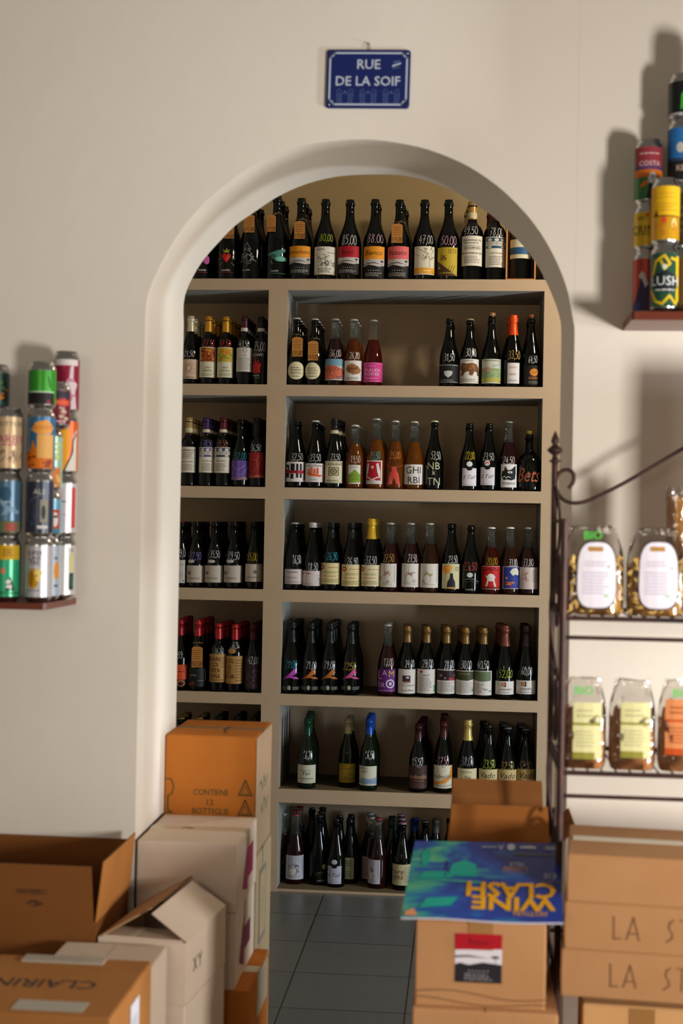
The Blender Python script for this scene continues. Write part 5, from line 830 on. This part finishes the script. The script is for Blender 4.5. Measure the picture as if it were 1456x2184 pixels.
# open white box with tented flaps
p = at(397, 2012, 3.22); q = at(202, 2003, 3.22)
zE = (p.z); xE1 = p.x; xE0 = xE1-.212; hE = .142; dE = .33
bE = cbox(xE0, 3.22, zE-hE, xE1-xE0, dE, hE, whitebox, 'open white box with two flaps leaning into a tent', open_=True)
for_rz = -math.atan2(at(482, 1925, 3.22+dE).x-xE1, dE); w_ = xE1-xE0; rd = at(320, 1952, 3.23); rx, rz_ = rd.x-xE0, rd.z-zE
flap(bE, (w_, .004, hE), (w_, dE-.004, hE), (rx-w_, 0, rz_), whitebox, 'right_flap')
flap(bE, (0, .004, hE), (0, dE-.004, hE), (w_*.52, .04, rz_+.004), card('tan_inner', 'B08C68', 'A68260'), 'left_flap')
flap(bE, (.01, .004, hE), (w_-.01, .004, hE), (0, .10, -.006), whitebox, 'front_flap')
A = front_art(bE, side='right', w=w_-.001)
A.line([(.06, .06), (.085, .09)], .004, dk); A.line([(.085, .06), (.06, .09)], .004, dk); A.line([(.1, .09), (.112, .075), (.124, .09)], .004, dk); A.line([(.112, .075), (.112, .058)], .004, dk)
A.mb.build('stamp', bE)
def swing(o, rz, px):      # turn a box about a vertical line through its corner px
    ox = o.location.x; o.rotation_euler.z = rz; dx = ox-px
    o.location.x = px+dx*math.cos(rz); o.location.y += dx*math.sin(rz)
swing(bE, for_rz, xE1)
bE2 = cbox(xE0, 3.22, zE-hE-.003-.30, xE1-xE0, dE, .30, whitebox, 'white box beneath the open tented white box', tp=None)
swing(bE2, for_rz, xE1)
bE3 = cbox(xE0, 3.22, 0, xE1-xE0, dE, zE-hE-.306, kraft, 'kraft box at the floor beneath the white boxes')
# white closed box between
p = at(355.6, 2018, 3.20); q = at(326, 2053, 2.98)
zH = p.z; xH1 = p.x; xH0 = xH1-.235
bH = cbox(xH0, 3.01, zH-.33, .235, .195, .327, whitebox, 'white closed box wedged between the printed orange box and open white box', tp=None, seam='y')
bH2 = cbox(xH0, 3.01, 0, .235, .195, zH-.333, kraft, 'kraft box at the floor under the wedged white box')
# foreground orange box with upside-down lettering
p1 = at(323, 2052, 2.995); zF = p1.z; p2 = onz(204, 2172, zF); p0 = onz(60, 2045, zF)
xF1 = p1.x; dF = 2.995-p2.y; rzF = -math.atan2(p1.x-p2.x, dF)
xF0 = xF1-.33
hF = .33
bF = cbox(xF0, 2.995-dF, zF-hF, .33, dF, hF, card('tan_brown_cardboard', 'A8703C', '9A6432'), 'orange-brown box with blurred black lettering, nearest at the bottom left', tp=None)
A = Art(lambda a, b, L: (a, b, hF+.0026+.0002*L))
A.text('CLAIRIN', .150, dF*.5, .05, dk, maxw=.21, rot=PI); A.text('CLAIRIN', .151, dF*.5+.001, .05, dk, 1.4, maxw=.21, rot=PI)
A.mb.build('lettering', bF)
dull = pm('dull_tape', 'A8A090', .35)
m = MB(); m.box((.06, dF-.045, hF+.0025), (.235, dF-.005, hF+.007), dull); m.build('back_tape', bF)
m = MB(); m.box((.13, .02, hF+.0025), (.27, .075, hF+.0034), dull); m.build('front_tape', bF)
lblm = pm('paper_label', 'D8D4DC', .6)
A = front_art(bF, side='right', w=.33); A.poly([(.16, hF-.14), (.235, hF-.14), (.235, hF-.03), (.16, hF-.03)], lblm, .5)
for i in range(6): A.line([(.175+.008*i, hF-.12), (.175+.008*i, hF-.06)], .0015, dk, 1)
A.poly([(.06, hF-.14), (.12, hF-.14), (.12, hF-.06), (.06, hF-.06)], lblm, .5)
A.mb.build('paper_label', bF)
bF2 = cbox(xF0, 2.995-dF, 0, .33, dF, zF-hF-.003, kraft, 'kraft box on the floor under the lettered orange-brown box', tp=None)
# big open brown box at the left wall
zG = at(100, 1962, 3.24).z; pg = at(203, 1975, 3.24); xG1 = pg.x; xG0 = xG1-.42; hG = .28; dG = .325
bG = cbox(xG0, 3.24, zG-hG, .42, dG, hG, brown, 'large open brown box with raised flaps against the wall, left edge', open_=True)
zf = at(100, 1845, 3.235).z-zG; zr = at(210, 1838, 3.24).z-zG; zb = at(150, 1786, 3.57).z-zG
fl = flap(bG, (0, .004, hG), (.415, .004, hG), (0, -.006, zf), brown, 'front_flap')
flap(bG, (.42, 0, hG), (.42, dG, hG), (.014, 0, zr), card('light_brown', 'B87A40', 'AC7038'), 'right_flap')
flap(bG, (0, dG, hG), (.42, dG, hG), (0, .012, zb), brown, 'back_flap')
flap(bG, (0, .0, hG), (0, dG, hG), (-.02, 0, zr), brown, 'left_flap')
A = Art(lambda a, b, L: (a, -.007-.0002*L-(b-hG)*.045, b)); A.text('ROVERO', .275, hG+zf*.52, .012, dk, maxw=.07); A.line([(.265, hG+zf*.3), (.28, hG+zf*.36), (.295, hG+zf*.3), (.28, hG+zf*.26)], .003, dk); A.mb.build('stamp', bG)
bG2 = cbox(xG0, 3.24, 0, .42, dG, zG-hG-.003, kraft, 'kraft box on the floor under the large open brown box', tp=None)

# ------------------------------------------------------------------ right-hand stack: sticker box, poster, open box behind
pP = at(887, 1963, 2.95); pP2 = at(1165, 1972, 2.95); zP = pP.z; wP = pP2.x-pP.x
hP = .1735
bP = cbox(pP.x, 2.95, zP-hP, wP, .30, hP, kraft, 'kraft box with a red and black landscape sticker under the poster', seam='y', tp=browntape)
A = front_art(bP)
a0, b1 = at(971, 1989, 2.95), at(1069, 2098, 2.95)
sx0, sx1 = a0.x-pP.x, b1.x-pP.x; sz1, sz0 = a0.z-(zP-hP), b1.z-(zP-hP)
A.poly([(sx0, sz0), (sx1, sz0), (sx1, sz1), (sx0, sz1)], ink('D8D0D4'), .5)
A.ops(sx0, sz0, sx1, sz1, [('r',0,0,1,.36,'242024'),('p',[(0,.36),(.1,.40),(.3,.36),(.6,.42),(1,.38),(1,.3),(0,.3)],'242024'),('p',[(0,.54),(.3,.56),(.75,.50),(.3,.52),(0,.50)],'4A4448'),('l',[(.86,.38),(.86,.52)],.01,'242024'),('e',.86,.53,.09,.03,'4A4448'),('p',[(0,.66),(1,.7),(1,1),(0,1)],'A80C1C'),('s','Rosso',.5,.84,.12,'480810'),('t','• • • • • •',.5,.24,.03,'A8A0A0'),('n',.2,.04,.85,.2,3,'8A8484')])
A.mb.build('sticker', bP)
A = front_art(bP)
for zz, ph_, am in ((.030, 0, .006), (.014, 1.4, .005)):
    A.line([(.004+wP*.98*i/14, zz+am*math.sin(i*.45+ph_)-.0006*i) for i in range(15)], .0022, pm('crease', '6E4A2C', .9))
A.mb.build('wavy_crease', bP)
pQ = at(1190, 2160, 2.93)
bQ = cbox(pP.x-.004, 2.93, .42, pQ.x-pP.x+.004, .33, zP-hP-.003-.42, kraft, 'kraft box under the sticker box, at the bottom edge', seam='y', tp=None)
A = front_art(bQ); A.text('LE', .15, .25, .03, pm('crease', '6E4A2C', .9)); A.mb.build('stamp', bQ)
bQ2 = cbox(pP.x-.004, 2.93, 0, pQ.x-pP.x+.004, .33, .417, kraft, 'kraft box on the floor, bottom of the right-hand stack', tp=None)
# poster lying on the sticker box
c = [at(855, 1957, 2.87), at(1201, 1969, 2.87), at(1192, 1799, 3.20), at(885, 1793, 3.20)]
for i in (0, 1): c[i].z = max(c[i].z, zP+.0075)
po = thing('poster', (c[0]+c[1])/2, 'glossy blue and teal poster upside down on the sticker box', 'poster')
O = (c[0]+c[1])/2
def pmap(u, v, L=0):
    p = (c[0]*(1-u)+c[1]*u)*(1-v)+(c[3]*(1-u)+c[2]*u)*v-O
    n = (c[1]-c[0]).cross(c[3]-c[0]).normalized()
    return p+n*(.004*math.sin(v*PI)+.002*math.sin(u*7)*(1-v)+.0004*L)
pmat = bpy.data.materials.new('poster_print'); pmat.use_nodes = True; nt = pmat.node_tree; bb = nt.nodes['Principled BSDF']; bb.inputs['Roughness'].default_value = .3
at_ = nt.nodes.new('ShaderNodeUVMap'); sp = nt.nodes.new('ShaderNodeSeparateXYZ')
nz = nt.nodes.new('ShaderNodeTexNoise'); nz.inputs['Scale'].default_value = 3.2; nz.inputs['Detail'].default_value = 5; nz.inputs['Distortion'].default_value = 1.4
mpn = nt.nodes.new('ShaderNodeMapping'); mpn.inputs['Scale'].default_value = (.8, 1.8, 1)
sub = nt.nodes.new('ShaderNodeMath'); sub.operation = 'MULTIPLY_ADD'; sub.inputs[1].default_value = -.42; sub.inputs[2].default_value = .20
ad = nt.nodes.new('ShaderNodeMath'); ad.operation = 'ADD'
cr = nt.nodes.new('ShaderNodeValToRGB'); e = cr.color_ramp.elements; e[0].position = .46; e[0].color = lin('14348A'); e[1].position = .78; e[1].color = lin('58A878')
x_ = e.new(.57); x_.color = lin('0E4E9A'); x_ = e.new(.66); x_.color = lin('1E8C8C')
nt.links.new(at_.outputs[0], mpn.inputs[0]); nt.links.new(mpn.outputs[0], nz.inputs['Vector']); nt.links.new(at_.outputs[0], sp.inputs[0])
nt.links.new(sp.outputs[0], sub.inputs[0]); nt.links.new(sub.outputs[0], ad.inputs[0]); nt.links.new(nz.outputs[0], ad.inputs[1]); nt.links.new(ad.outputs[0], cr.inputs[0]); nt.links.new(cr.outputs[0], bb.inputs['Base Color'])
m = MB(); N = 16
m.grid([[pmap(i/N, j/N) for i in range(N+1)] for j in range(N+1)], pmat); m.grid([[pmap(i/N, j/N, -9) for i in range(N+1)] for j in range(N+1)][::-1], lblm)
wh = pm('paper_edge', 'C8C4D0', .6)
m.grid([[pmap(i/N, 0, -9) for i in range(N+1)], [pmap(i/N, 0, 0) for i in range(N+1)]], wh); m.grid([[pmap(i/N, 1, -9) for i in range(N+1)], [pmap(i/N, 1, 0) for i in range(N+1)]][::-1], wh)
m.grid([[pmap(0, i/N, -9) for i in range(N+1)], [pmap(0, i/N, 0) for i in range(N+1)]][::-1], wh); m.grid([[pmap(1, i/N, -9) for i in range(N+1)], [pmap(1, i/N, 0) for i in range(N+1)]], wh)
sh_ = m.build('sheet', po); uv = sh_.data.uv_layers.new(name='UVMap')
for pI in range(N*N):
    a, b = pI % N, pI//N; poly = sh_.data.polygons[pI]
    for li, (dx, dy) in zip(poly.loop_indices, ((0, 0), (1, 0), (1, 1), (0, 1))): uv.data[li].uv = ((a+dx)/N, (b+dy)/N)
A = Art(lambda a, b, L: pmap(a, b, 2+L), .05); yel = ink('D89A14'); wi = ink('C8CCD8'); tl = ink('1E9A86'); nav = ink('0E2A70')
for k_, (dx_, dy_) in enumerate(((0, 0), (.006, .0), (-.006, 0), (0, .008), (0, -.008), (.005, .006), (-.005, -.006))):
    A.text('CLASH', .675+dx_, .345+dy_, .17, yel, 2+.2*k_, maxw=.56, rot=PI); A.text('WINE', .69+dx_, .195+dy_, .14, yel, .6+.15*k_, maxw=.52, rot=PI)
A.text('FESTIVAL', .79, .09, .05, yel, 1, maxw=.22, rot=PI)
A.text('€10', .93, .53, .075, wi, 1, maxw=.08, rot=PI)
A.ell(.67, .925, .028, .05, wi, 1); A.line([(.585, .95), (.6, .89), (.615, .95)], .008, wi); A.line([(.47, .92), (.57, .922)], .012, wi)
A.poly([(.73, .91), (.84, .905), (.84, .935), (.80, .95), (.73, .94)], wi, 1); A.poly([(.90, .89), (.98, .885), (.98, .95), (.90, .95)], ink('8A9098'), 1)
A.line([(.70, .82), (.97, .815)], .018, ink('7A7450')); A.text('IL 5 MAGGIO', .70, .62, .05, yel, 1, maxw=.16, rot=PI); A.text('VILLA', .71, .68, .06, wi, 1, maxw=.1, rot=PI); A.text('DI ROMAGNA', .70, .57, .04, ink('8A88A0'), 1, maxw=.16, rot=PI); A.text('INGRESSO', .93, .46, .03, ink('8A88A0'), 1, maxw=.12, rot=PI)
A.poly([(.02, .02), (.1, .02), (.07, .1), (.02, .07)], ink('D89060'), 1)
A.poly([(.08, .62), (.06, .8), (.1, .9), (.13, .8), (.12, .65)], tl, .8); A.poly([(.26, .5), (.28, .66), (.36, .72), (.44, .66), (.45, .5)], tl, .8); A.poly([(.06, .45), (.3, .47), (.24, .56), (.1, .55)], tl, .8)
A.poly([(.1, .1), (.3, .14), (.34, .24), (.14, .22)], tl, .8); A.line([(.02, .40), (.2, .44), (.5, .43)], .02, ink('4AA88A')); A.line([(.24, .5), (.245, .7)], .012, nav)
A.mb.build('poster_lettering', po)
# open box behind the poster
qa, qb = at(958, 1708, 3.36), at(1172, 1712, 3.36)
wR = qb.x-qa.x; zt2 = qa.z; zrim = zt2-.10
bR = cbox(qa.x, 3.33, zrim-.33, wR, .26, .33, brown, 'open brown box with tall raised flaps behind the blue poster', open_=True)
zt3 = at(970, 1656, 3.62).z
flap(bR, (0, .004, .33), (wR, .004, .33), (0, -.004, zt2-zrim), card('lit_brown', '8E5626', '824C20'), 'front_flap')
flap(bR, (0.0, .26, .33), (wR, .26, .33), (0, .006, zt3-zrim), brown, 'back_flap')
flap(bR, (wR, 0, .33), (wR, .26, .33), (.06, 0, .05), brown, 'right_flap')
flap(bR, (0, 0, .33), (0, .26, .33), (.045, 0, -.085), brown, 'left_flap')
bR2 = cbox(qa.x, 3.33, 0, wR, .26, zrim-.333, kraft, 'kraft box on the floor under the open brown box', tp=None)

# ------------------------------------------------------------------ iron rack
YB, YF = 3.46, 3.10
xb = at(1181, 1100, YB).x; xf = at(1197, 1500, YF).x; xr = 1.12
rk = thing('iron_rack', ((xb+xr)/2, (YB+YF)/2, 0), 'dark wrought iron shelf rack with finials and scrolls right of the doorway', 'rack')
RO = Vector(rk.location)
def rp(mb, name): 
    for i, v in enumerate(mb.v): mb.v[i] = tuple(Vector(v)-RO)
    return mb.build(name, rk)
ztop = at(1177, 985, YB).z; zft = at(1195, 1110, YF).z
zS1 = at(1215, 1318, YF).z; zS2 = at(1215, 1648, YF).z; zS3 = at(1200, 2100, YF-.05).z; zS1b = zS1-.042; zS2b = zS2-.05
for x, Y, zt_ in ((xb, YB, ztop), (xf, YF, zft), (xr, YB, ztop), (xr, YF, zft)):
    m = MB(); m.tube([(x, Y, FL), (x, Y, zt_)], .0075, iron, 8); rp(m, 'post')
def finial(x, Y, z):
    m = MB(); m.lathe([(z, .007), (z+.008, .008), (z+.012, .016), (z+.016, .008), (z+.026, .006), (z+.034, .017), (z+.040, .019), (z+.046, .012), (z+.052, .006), (z+.058, .010), (z+.066, .009), (z+.085, .001)], iron, 12, x, Y); return rp(m, 'finial')
finial(xb, YB, ztop-.01); finial(xr, YB, ztop-.01)
# scrolled top rail
path = [(1212, 1042), (1222, 1028), (1223, 1012), (1215, 1003), (1204, 1002), (1193, 1008), (1186, 1022), (1185, 1038), (1190, 1054), (1203, 1067), (1222, 1073), (1250, 1069), (1290, 1051), (1340, 1025), (1400, 990), (1470, 948), (1520, 915)]
pp = catmull(path, 60); P3 = [at(u, v, YB-.002) for u, v in pp]
m = MB(); m.tube(P3, .0048, iron, 8); rp(m, 'scrolled_rail')
for zS in (zS1, zS2, zS3):
    m = MB()
    for a, b in (((xf, YF), (xr, YF)), ((xb, YB), (xr, YB)), ((xf, YF), (xb, YB)), ((xr, YF), (xr, YB))): m.tube([(a[0], a[1], zS), (b[0], b[1], zS)], .0055, iron, 8)
    for k in range(1, 30): 
        x = xf+(xr-xf)*k/30; m.tube([(x, YF, zS+.002), (x, YB, zS+.002)], .0022, iron, 5)
    rp(m, 'shelf_grid')
for zS in (zS1b, zS2b, zS3-.028):
    m = MB(); m.tube([(xf, YF+.001, zS), (xr, YF+.001, zS)], .0045, iron, 8); m.tube([(xf, YF+.001, zS), (xf+.002, YF+.001, zS+.04)], .0045, iron, 6); rp(m, 'lower_rail')
m = MB()     # side scrollwork between the two left posts
for z_ in (zft-.04, zft-.30, zft-.62, zft-.95):
    if z_ < .2: continue
    P = []
    for i in range(40):
        t = i/39; a = t*4*PI; r = .012+.03*t
        P.append((xf+(xb-xf)*(.5+r*6*math.cos(a)*.5), YF+(YB-YF)*(.5+r*6*math.cos(a)*.5), z_-.05+r*1.6*math.sin(a)-.1*t))
    m = MB(); m.tube(P, .004, iron, 6); rp(m, 'side_scroll')
for z_ in (zft, zft-.35, zS2+.02, zS2-.3):
    m = MB(); m.tube([(xf, YF, z_), (xb, YB, z_)], .005, iron, 6); rp(m, 'side_bar')
m = MB(); P = [(xb+.004+.010*math.sin(i*.45), YB-.01, ztop-.06-.028*i) for i in range(40)]; m.tube(P, .0035, iron, 6); rp(m, 'twisted_vine')

# ------------------------------------------------------------------ bags on the rack
def bag(u0, u1, vt, vb, zS, Y, label, kind, lab):
    a, b = at(u0, vb, Y), at(u1, vb, Y); w = b.x-a.x; X = (a.x+b.x)/2; h = at((u0+u1)/2, vt, Y).z-zS; d = .062
    o = thing('food_bag', (X, Y+d/2, zS+.0045), label, 'bag', 'bags on the iron rack')
    rnd = random.Random(int(u0)+int(vt))
    def shape(t, k=1.0):
        if t < .08: f = .90+.10*t/.08
        elif t < .62: f = 1
        else: f = 1-.30*((t-.62)/.38)**1.5
        dd = d/2*k*(1 if t < .55 else max(.10, 1-(t-.55)/.42))
        wx = w/2*k*f; P = []
        for i in range(36):
            q = 2*PI*i/36; e = .42
            x = wx*math.copysign(abs(math.cos(q))**e, math.cos(q)); y = dd*math.copysign(abs(math.sin(q))**.7, math.sin(q))
            j = .0022*k*(math.sin(q*7+t*13)+math.sin(q*11-t*21)*.6)*(1.3 if t > .5 else .5)
            P.append((x*(1+j*3), y+j, t*h*(.995 if k == 1 else .66)+(rnd.uniform(-.003, .004) if t > .95 else 0)))
        return P
    m = MB(); rows = [shape(t/14, .93) for t in range(15)]
    # flatten the filling's top
    if kind == 'pasta':
        fm = pm('dried_pasta', 'D8A048', .5, spec=.3, noise=(70, .6, 'A06A24'), bump=(90, 1))
    else: fm = pm('dried_legumes', 'D89458', .6, noise=(190, .8, 'B87840'), bump=(200, 1))
    m.grid(rows, fm, True); m.face(rows[0][::-1], fm); m.face(rows[-1], fm)
    if kind == 'pasta':
        pa = pm('pasta_pieces', 'E4BC68', .45, noise=(40, .7, 'A87428'))
        for i in range(260):
            t = rnd.uniform(.04, .66); side = rnd.choice((-1, 1)); x = rnd.uniform(-.44, .44)*w; z = t*h; y = -d/2*.93*(.97 if abs(x) < w*.36 else .75)+rnd.uniform(0, .006)
            an = rnd.uniform(0, PI); L_ = rnd.uniform(.012, .02)
            m.tube([(x-math.cos(an)*L_/2, y, z-math.sin(an)*L_/2), (x, y-.002, z), (x+math.cos(an)*L_/2, y, z+math.sin(an)*L_/2)], .0026, pa, 5)
    f_ = m.build('filling', o); f_['kind'] = 'stuff'
    m = MB(); rows = [shape(t/18) for t in range(19)]
    m.grid(rows, film, True); m.face(rows[0][::-1], film); m.face(rows[-1], film); m.build('plastic_bag', o)
    # label
    A = Art(lambda s, z, L: (s, -d/2-.0035-.0004*L+.006*(s/(w/2))**2+max(0, z-h*.55)*.12, z), .02)
    x0_, z1_, x1_, z0_ = lab[0]; pa_, pb_ = at(x0_, z1_, Y), at(x1_, z0_, Y)
    sx0, sx1 = pa_.x-X, pb_.x-X; sz1, sz0 = pa_.z-zS, max(.006, pb_.z-zS)
    if kind == 'pasta':
        P = []
        for i in range(28):
            q = 2*PI*i/28; P.append(((sx0+sx1)/2+(sx1-sx0)/2*math.copysign(abs(math.cos(q))**.6, math.cos(q))*(1+.08*math.sin(q)*-1), (sz0+sz1)/2+(sz1-sz0)/2*math.copysign(abs(math.sin(q))**.6, math.sin(q))))
        A.poly([((x-(sx0+sx1)/2)*1.06+(sx0+sx1)/2, (z-(sz0+sz1)/2)*1.04+(sz0+sz1)/2) for x, z in P], ink('2A1A20'), 0)
        A.poly(P, ink('DCD4DC'), 1.2)
        A.ops(sx0, sz0, sx1, sz1, lab[1])
    else:
        A.poly([(sx0, sz0), (sx1, sz0), (sx1, sz1), (sx0, sz1)], ink(lab[2]), 1); A.ops(sx0, sz0, sx1, sz1, lab[1])
    A.mb.build('paper_label', o)
    A = Art(lambda s, z, L: (s, -.012-.0004*L, z), .02)
    g = ink('4AC040')
    if lab[-1] == 'g':
        zc = h*(.9 if kind == 'pasta' else .86); A.text('BIO', 0, zc, .018, g, 1, maxw=w*.5); A.text('BIO', .0008, zc, .018, g, 1.4, maxw=w*.5); A.mb.build('green_stamp', o)
    return o
lines = lambda c: [('r',.28,.86,.66,.93,'A87838'),('n',.2,.62,.8,.72,2,'B8B0BC'),('n',.15,.2,.85,.56,7,'B8B0C0'),('r',.72,.17,.8,.21,'98C898')]
bag(1196, 1331, 1127, 1307, zS1, 3.14, 'clear bag of dried pasta with green stamp and rounded white label', 'pasta', ((1232, 1160, 1312, 1302), lines(0), 'g'))
bag(1338, 1462, 1132, 1312, zS1, 3.14, 'clear bag of dried pasta with rounded white label, second on the upper rack', 'pasta', ((1364, 1160, 1444, 1304), lines(0), 'n'))
bag(1470, 1595, 1132, 1312, zS1, 3.14, 'clear pasta bag at the right edge of the upper rack', 'pasta', ((1492, 1160, 1572, 1304), lines(0), 'n'))
leg = lambda m1, c: [('r',0,.60,1,.64,m1),('r',0,0,.76,.12,m1),('n',.15,.2,.85,.52,5,c),('n',.2,.72,.8,.9,2,c)]
bag(1194, 1293, 1452, 1645, zS2, 3.13, 'clear bag of brown legumes with pale yellow label, beside the rack post', 'leg', ((1222, 1502, 1282, 1624), leg('8A8430', 'C0B888'), 'D4CC94', 'g'))
bag(1299, 1399, 1456, 1648, zS2, 3.13, 'clear bag of brown legumes with pale yellow label, middle of lower rack', 'leg', ((1324, 1502, 1386, 1622), leg('8A8430', 'C0B888'), 'D4CC94', 'n'))
bag(1404, 1506, 1458, 1650, zS2, 3.13, 'clear bag of grain with an orange label at the right edge', 'leg', ((1419, 1496, 1480, 1616), leg('C04A10', 'B86030'), 'D88850', 'g'))
# spaghetti pack hanging behind the pasta bags
ps = at(1448, 1085, 3.36)
o = thing('spaghetti_pack', (ps.x, 3.36, ps.z), 'golden spaghetti pack standing behind the pasta bags at the right edge', 'pasta pack')
m = MB(); sg = pm('spaghetti', 'E0A030', .4)
for i in range(60): 
    x = random.uniform(-.026, .026); y = random.uniform(-.014, .014); m.tube([(x*.95, y, zS1-ps.z+.008), (x, y, .025+random.uniform(-.006, .006))], .0011, sg, 5)
q_ = m.build('spaghetti', o); q_['kind'] = 'stuff'
m = MB(); P = [(.03*math.cos(2*PI*i/24), .018*math.sin(2*PI*i/24)) for i in range(24)]
rows = [[(x*f, y*f, z) for x, y in P] for f, z in ((1, zS1-ps.z+.0045), (1, .0), (1.05, .035), (1.1, .05))]; m.grid(rows, film, True); m.face(rows[0][::-1], film); m.build('wrapper', o)
# ------------------------------------------------------------------ boxes on the rack
zK = zS3+.0065
def pizza(k, z0, h, d, u, v, label, ops=True, dx=0):
    p = at(u, v, 2.96); dx += .006
    o = cbox(p.x+dx, 2.96, z0, .62, d, h, kraft, label, rz=-.085, tp=None)
    if ops:
        A = front_art(o)
        pk = pm('faded_print', '7A5234', .8); zc = h*.52
        LT = {'L': [[(0,1),(.05,0),(1,.02)]], 'A': [[(0,0),(.55,1),(1,0)],[(.15,.28),(.9,.28)]], 'S': [[(1,1),(.45,.85),(.3,.62),(.8,.42),(.85,.2),(0,0)]], 'T': [[(0,1),(1,.98)],[(.5,1),(.42,0)]], 'O': [[(.5,1),(0,.5),(.5,0),(1,.5),(.5,1)]], 'P': [[(0,0),(.05,1),(1,.75),(.05,.5)]]}
        for xa_, w__, ch in ((.100,.015,'L'), (.126,.025,'A'), (.206,.013,'S'), (.233,.021,'T'), (.280,.02,'O'), (.325,.015,'P'), (.365,.015,'P'), (.400,.025,'A')):
            for pl_ in LT[ch]: A.line([(xa_+a*w__, zc+(b-.5)*.045) for a, b in pl_], .0032, pk)
        A.mb.build('printed_letters', o)
    return o
hz = .0935
pizza(0, zK, hz, .30, 1190, 2030, 'flat kraft box printed LA ST, lowest on the rack', True)
pizza(1, zK+hz+.0035, hz, .30, 1197, 1930, 'flat kraft box printed LA ST directly under the taped plain box', True)
tb = pizza(2, zK+2*(hz+.0035), hz, .30, 1203, 1830, 'plain kraft box with taped lid on top of the printed boxes', False)
m = MB(); m.box((.01, .14, hz+.0026), (.61, .18, hz+.0034), tape); m.build('lid_tape', tb)
lb = at(1242, 2140, 3.15); zz = lb.z
ob = cbox(lb.x, 3.15, zz-.30, .45, .28, .2975, card('bright_kraft', 'D0A06C', 'C4925C'), 'pale kraft box with a tape strip under the rack shelf', rz=-.05, seam='y', tp=None)
A = front_art(ob); A.poly([(.10, .1), (.155, .1), (.155, .296), (.10, .296)], browntape, 1); A.mb.build('tape', ob)
cbox(lb.x, 3.15, 0, .45, .28, zz-.303, kraft, 'kraft box on the floor under the pale kraft box', rz=-.05, tp=None)
print('bottles', NB[0], 'cans', NC[0])
# unseen tall box added beyond the frame to throw shade on the wall
tc_ = cbox(.66, 3.215, zS1+.008, .44, .2, .50, kraft, 'added tall kraft box beyond the right edge, shading the wall', tp=None)
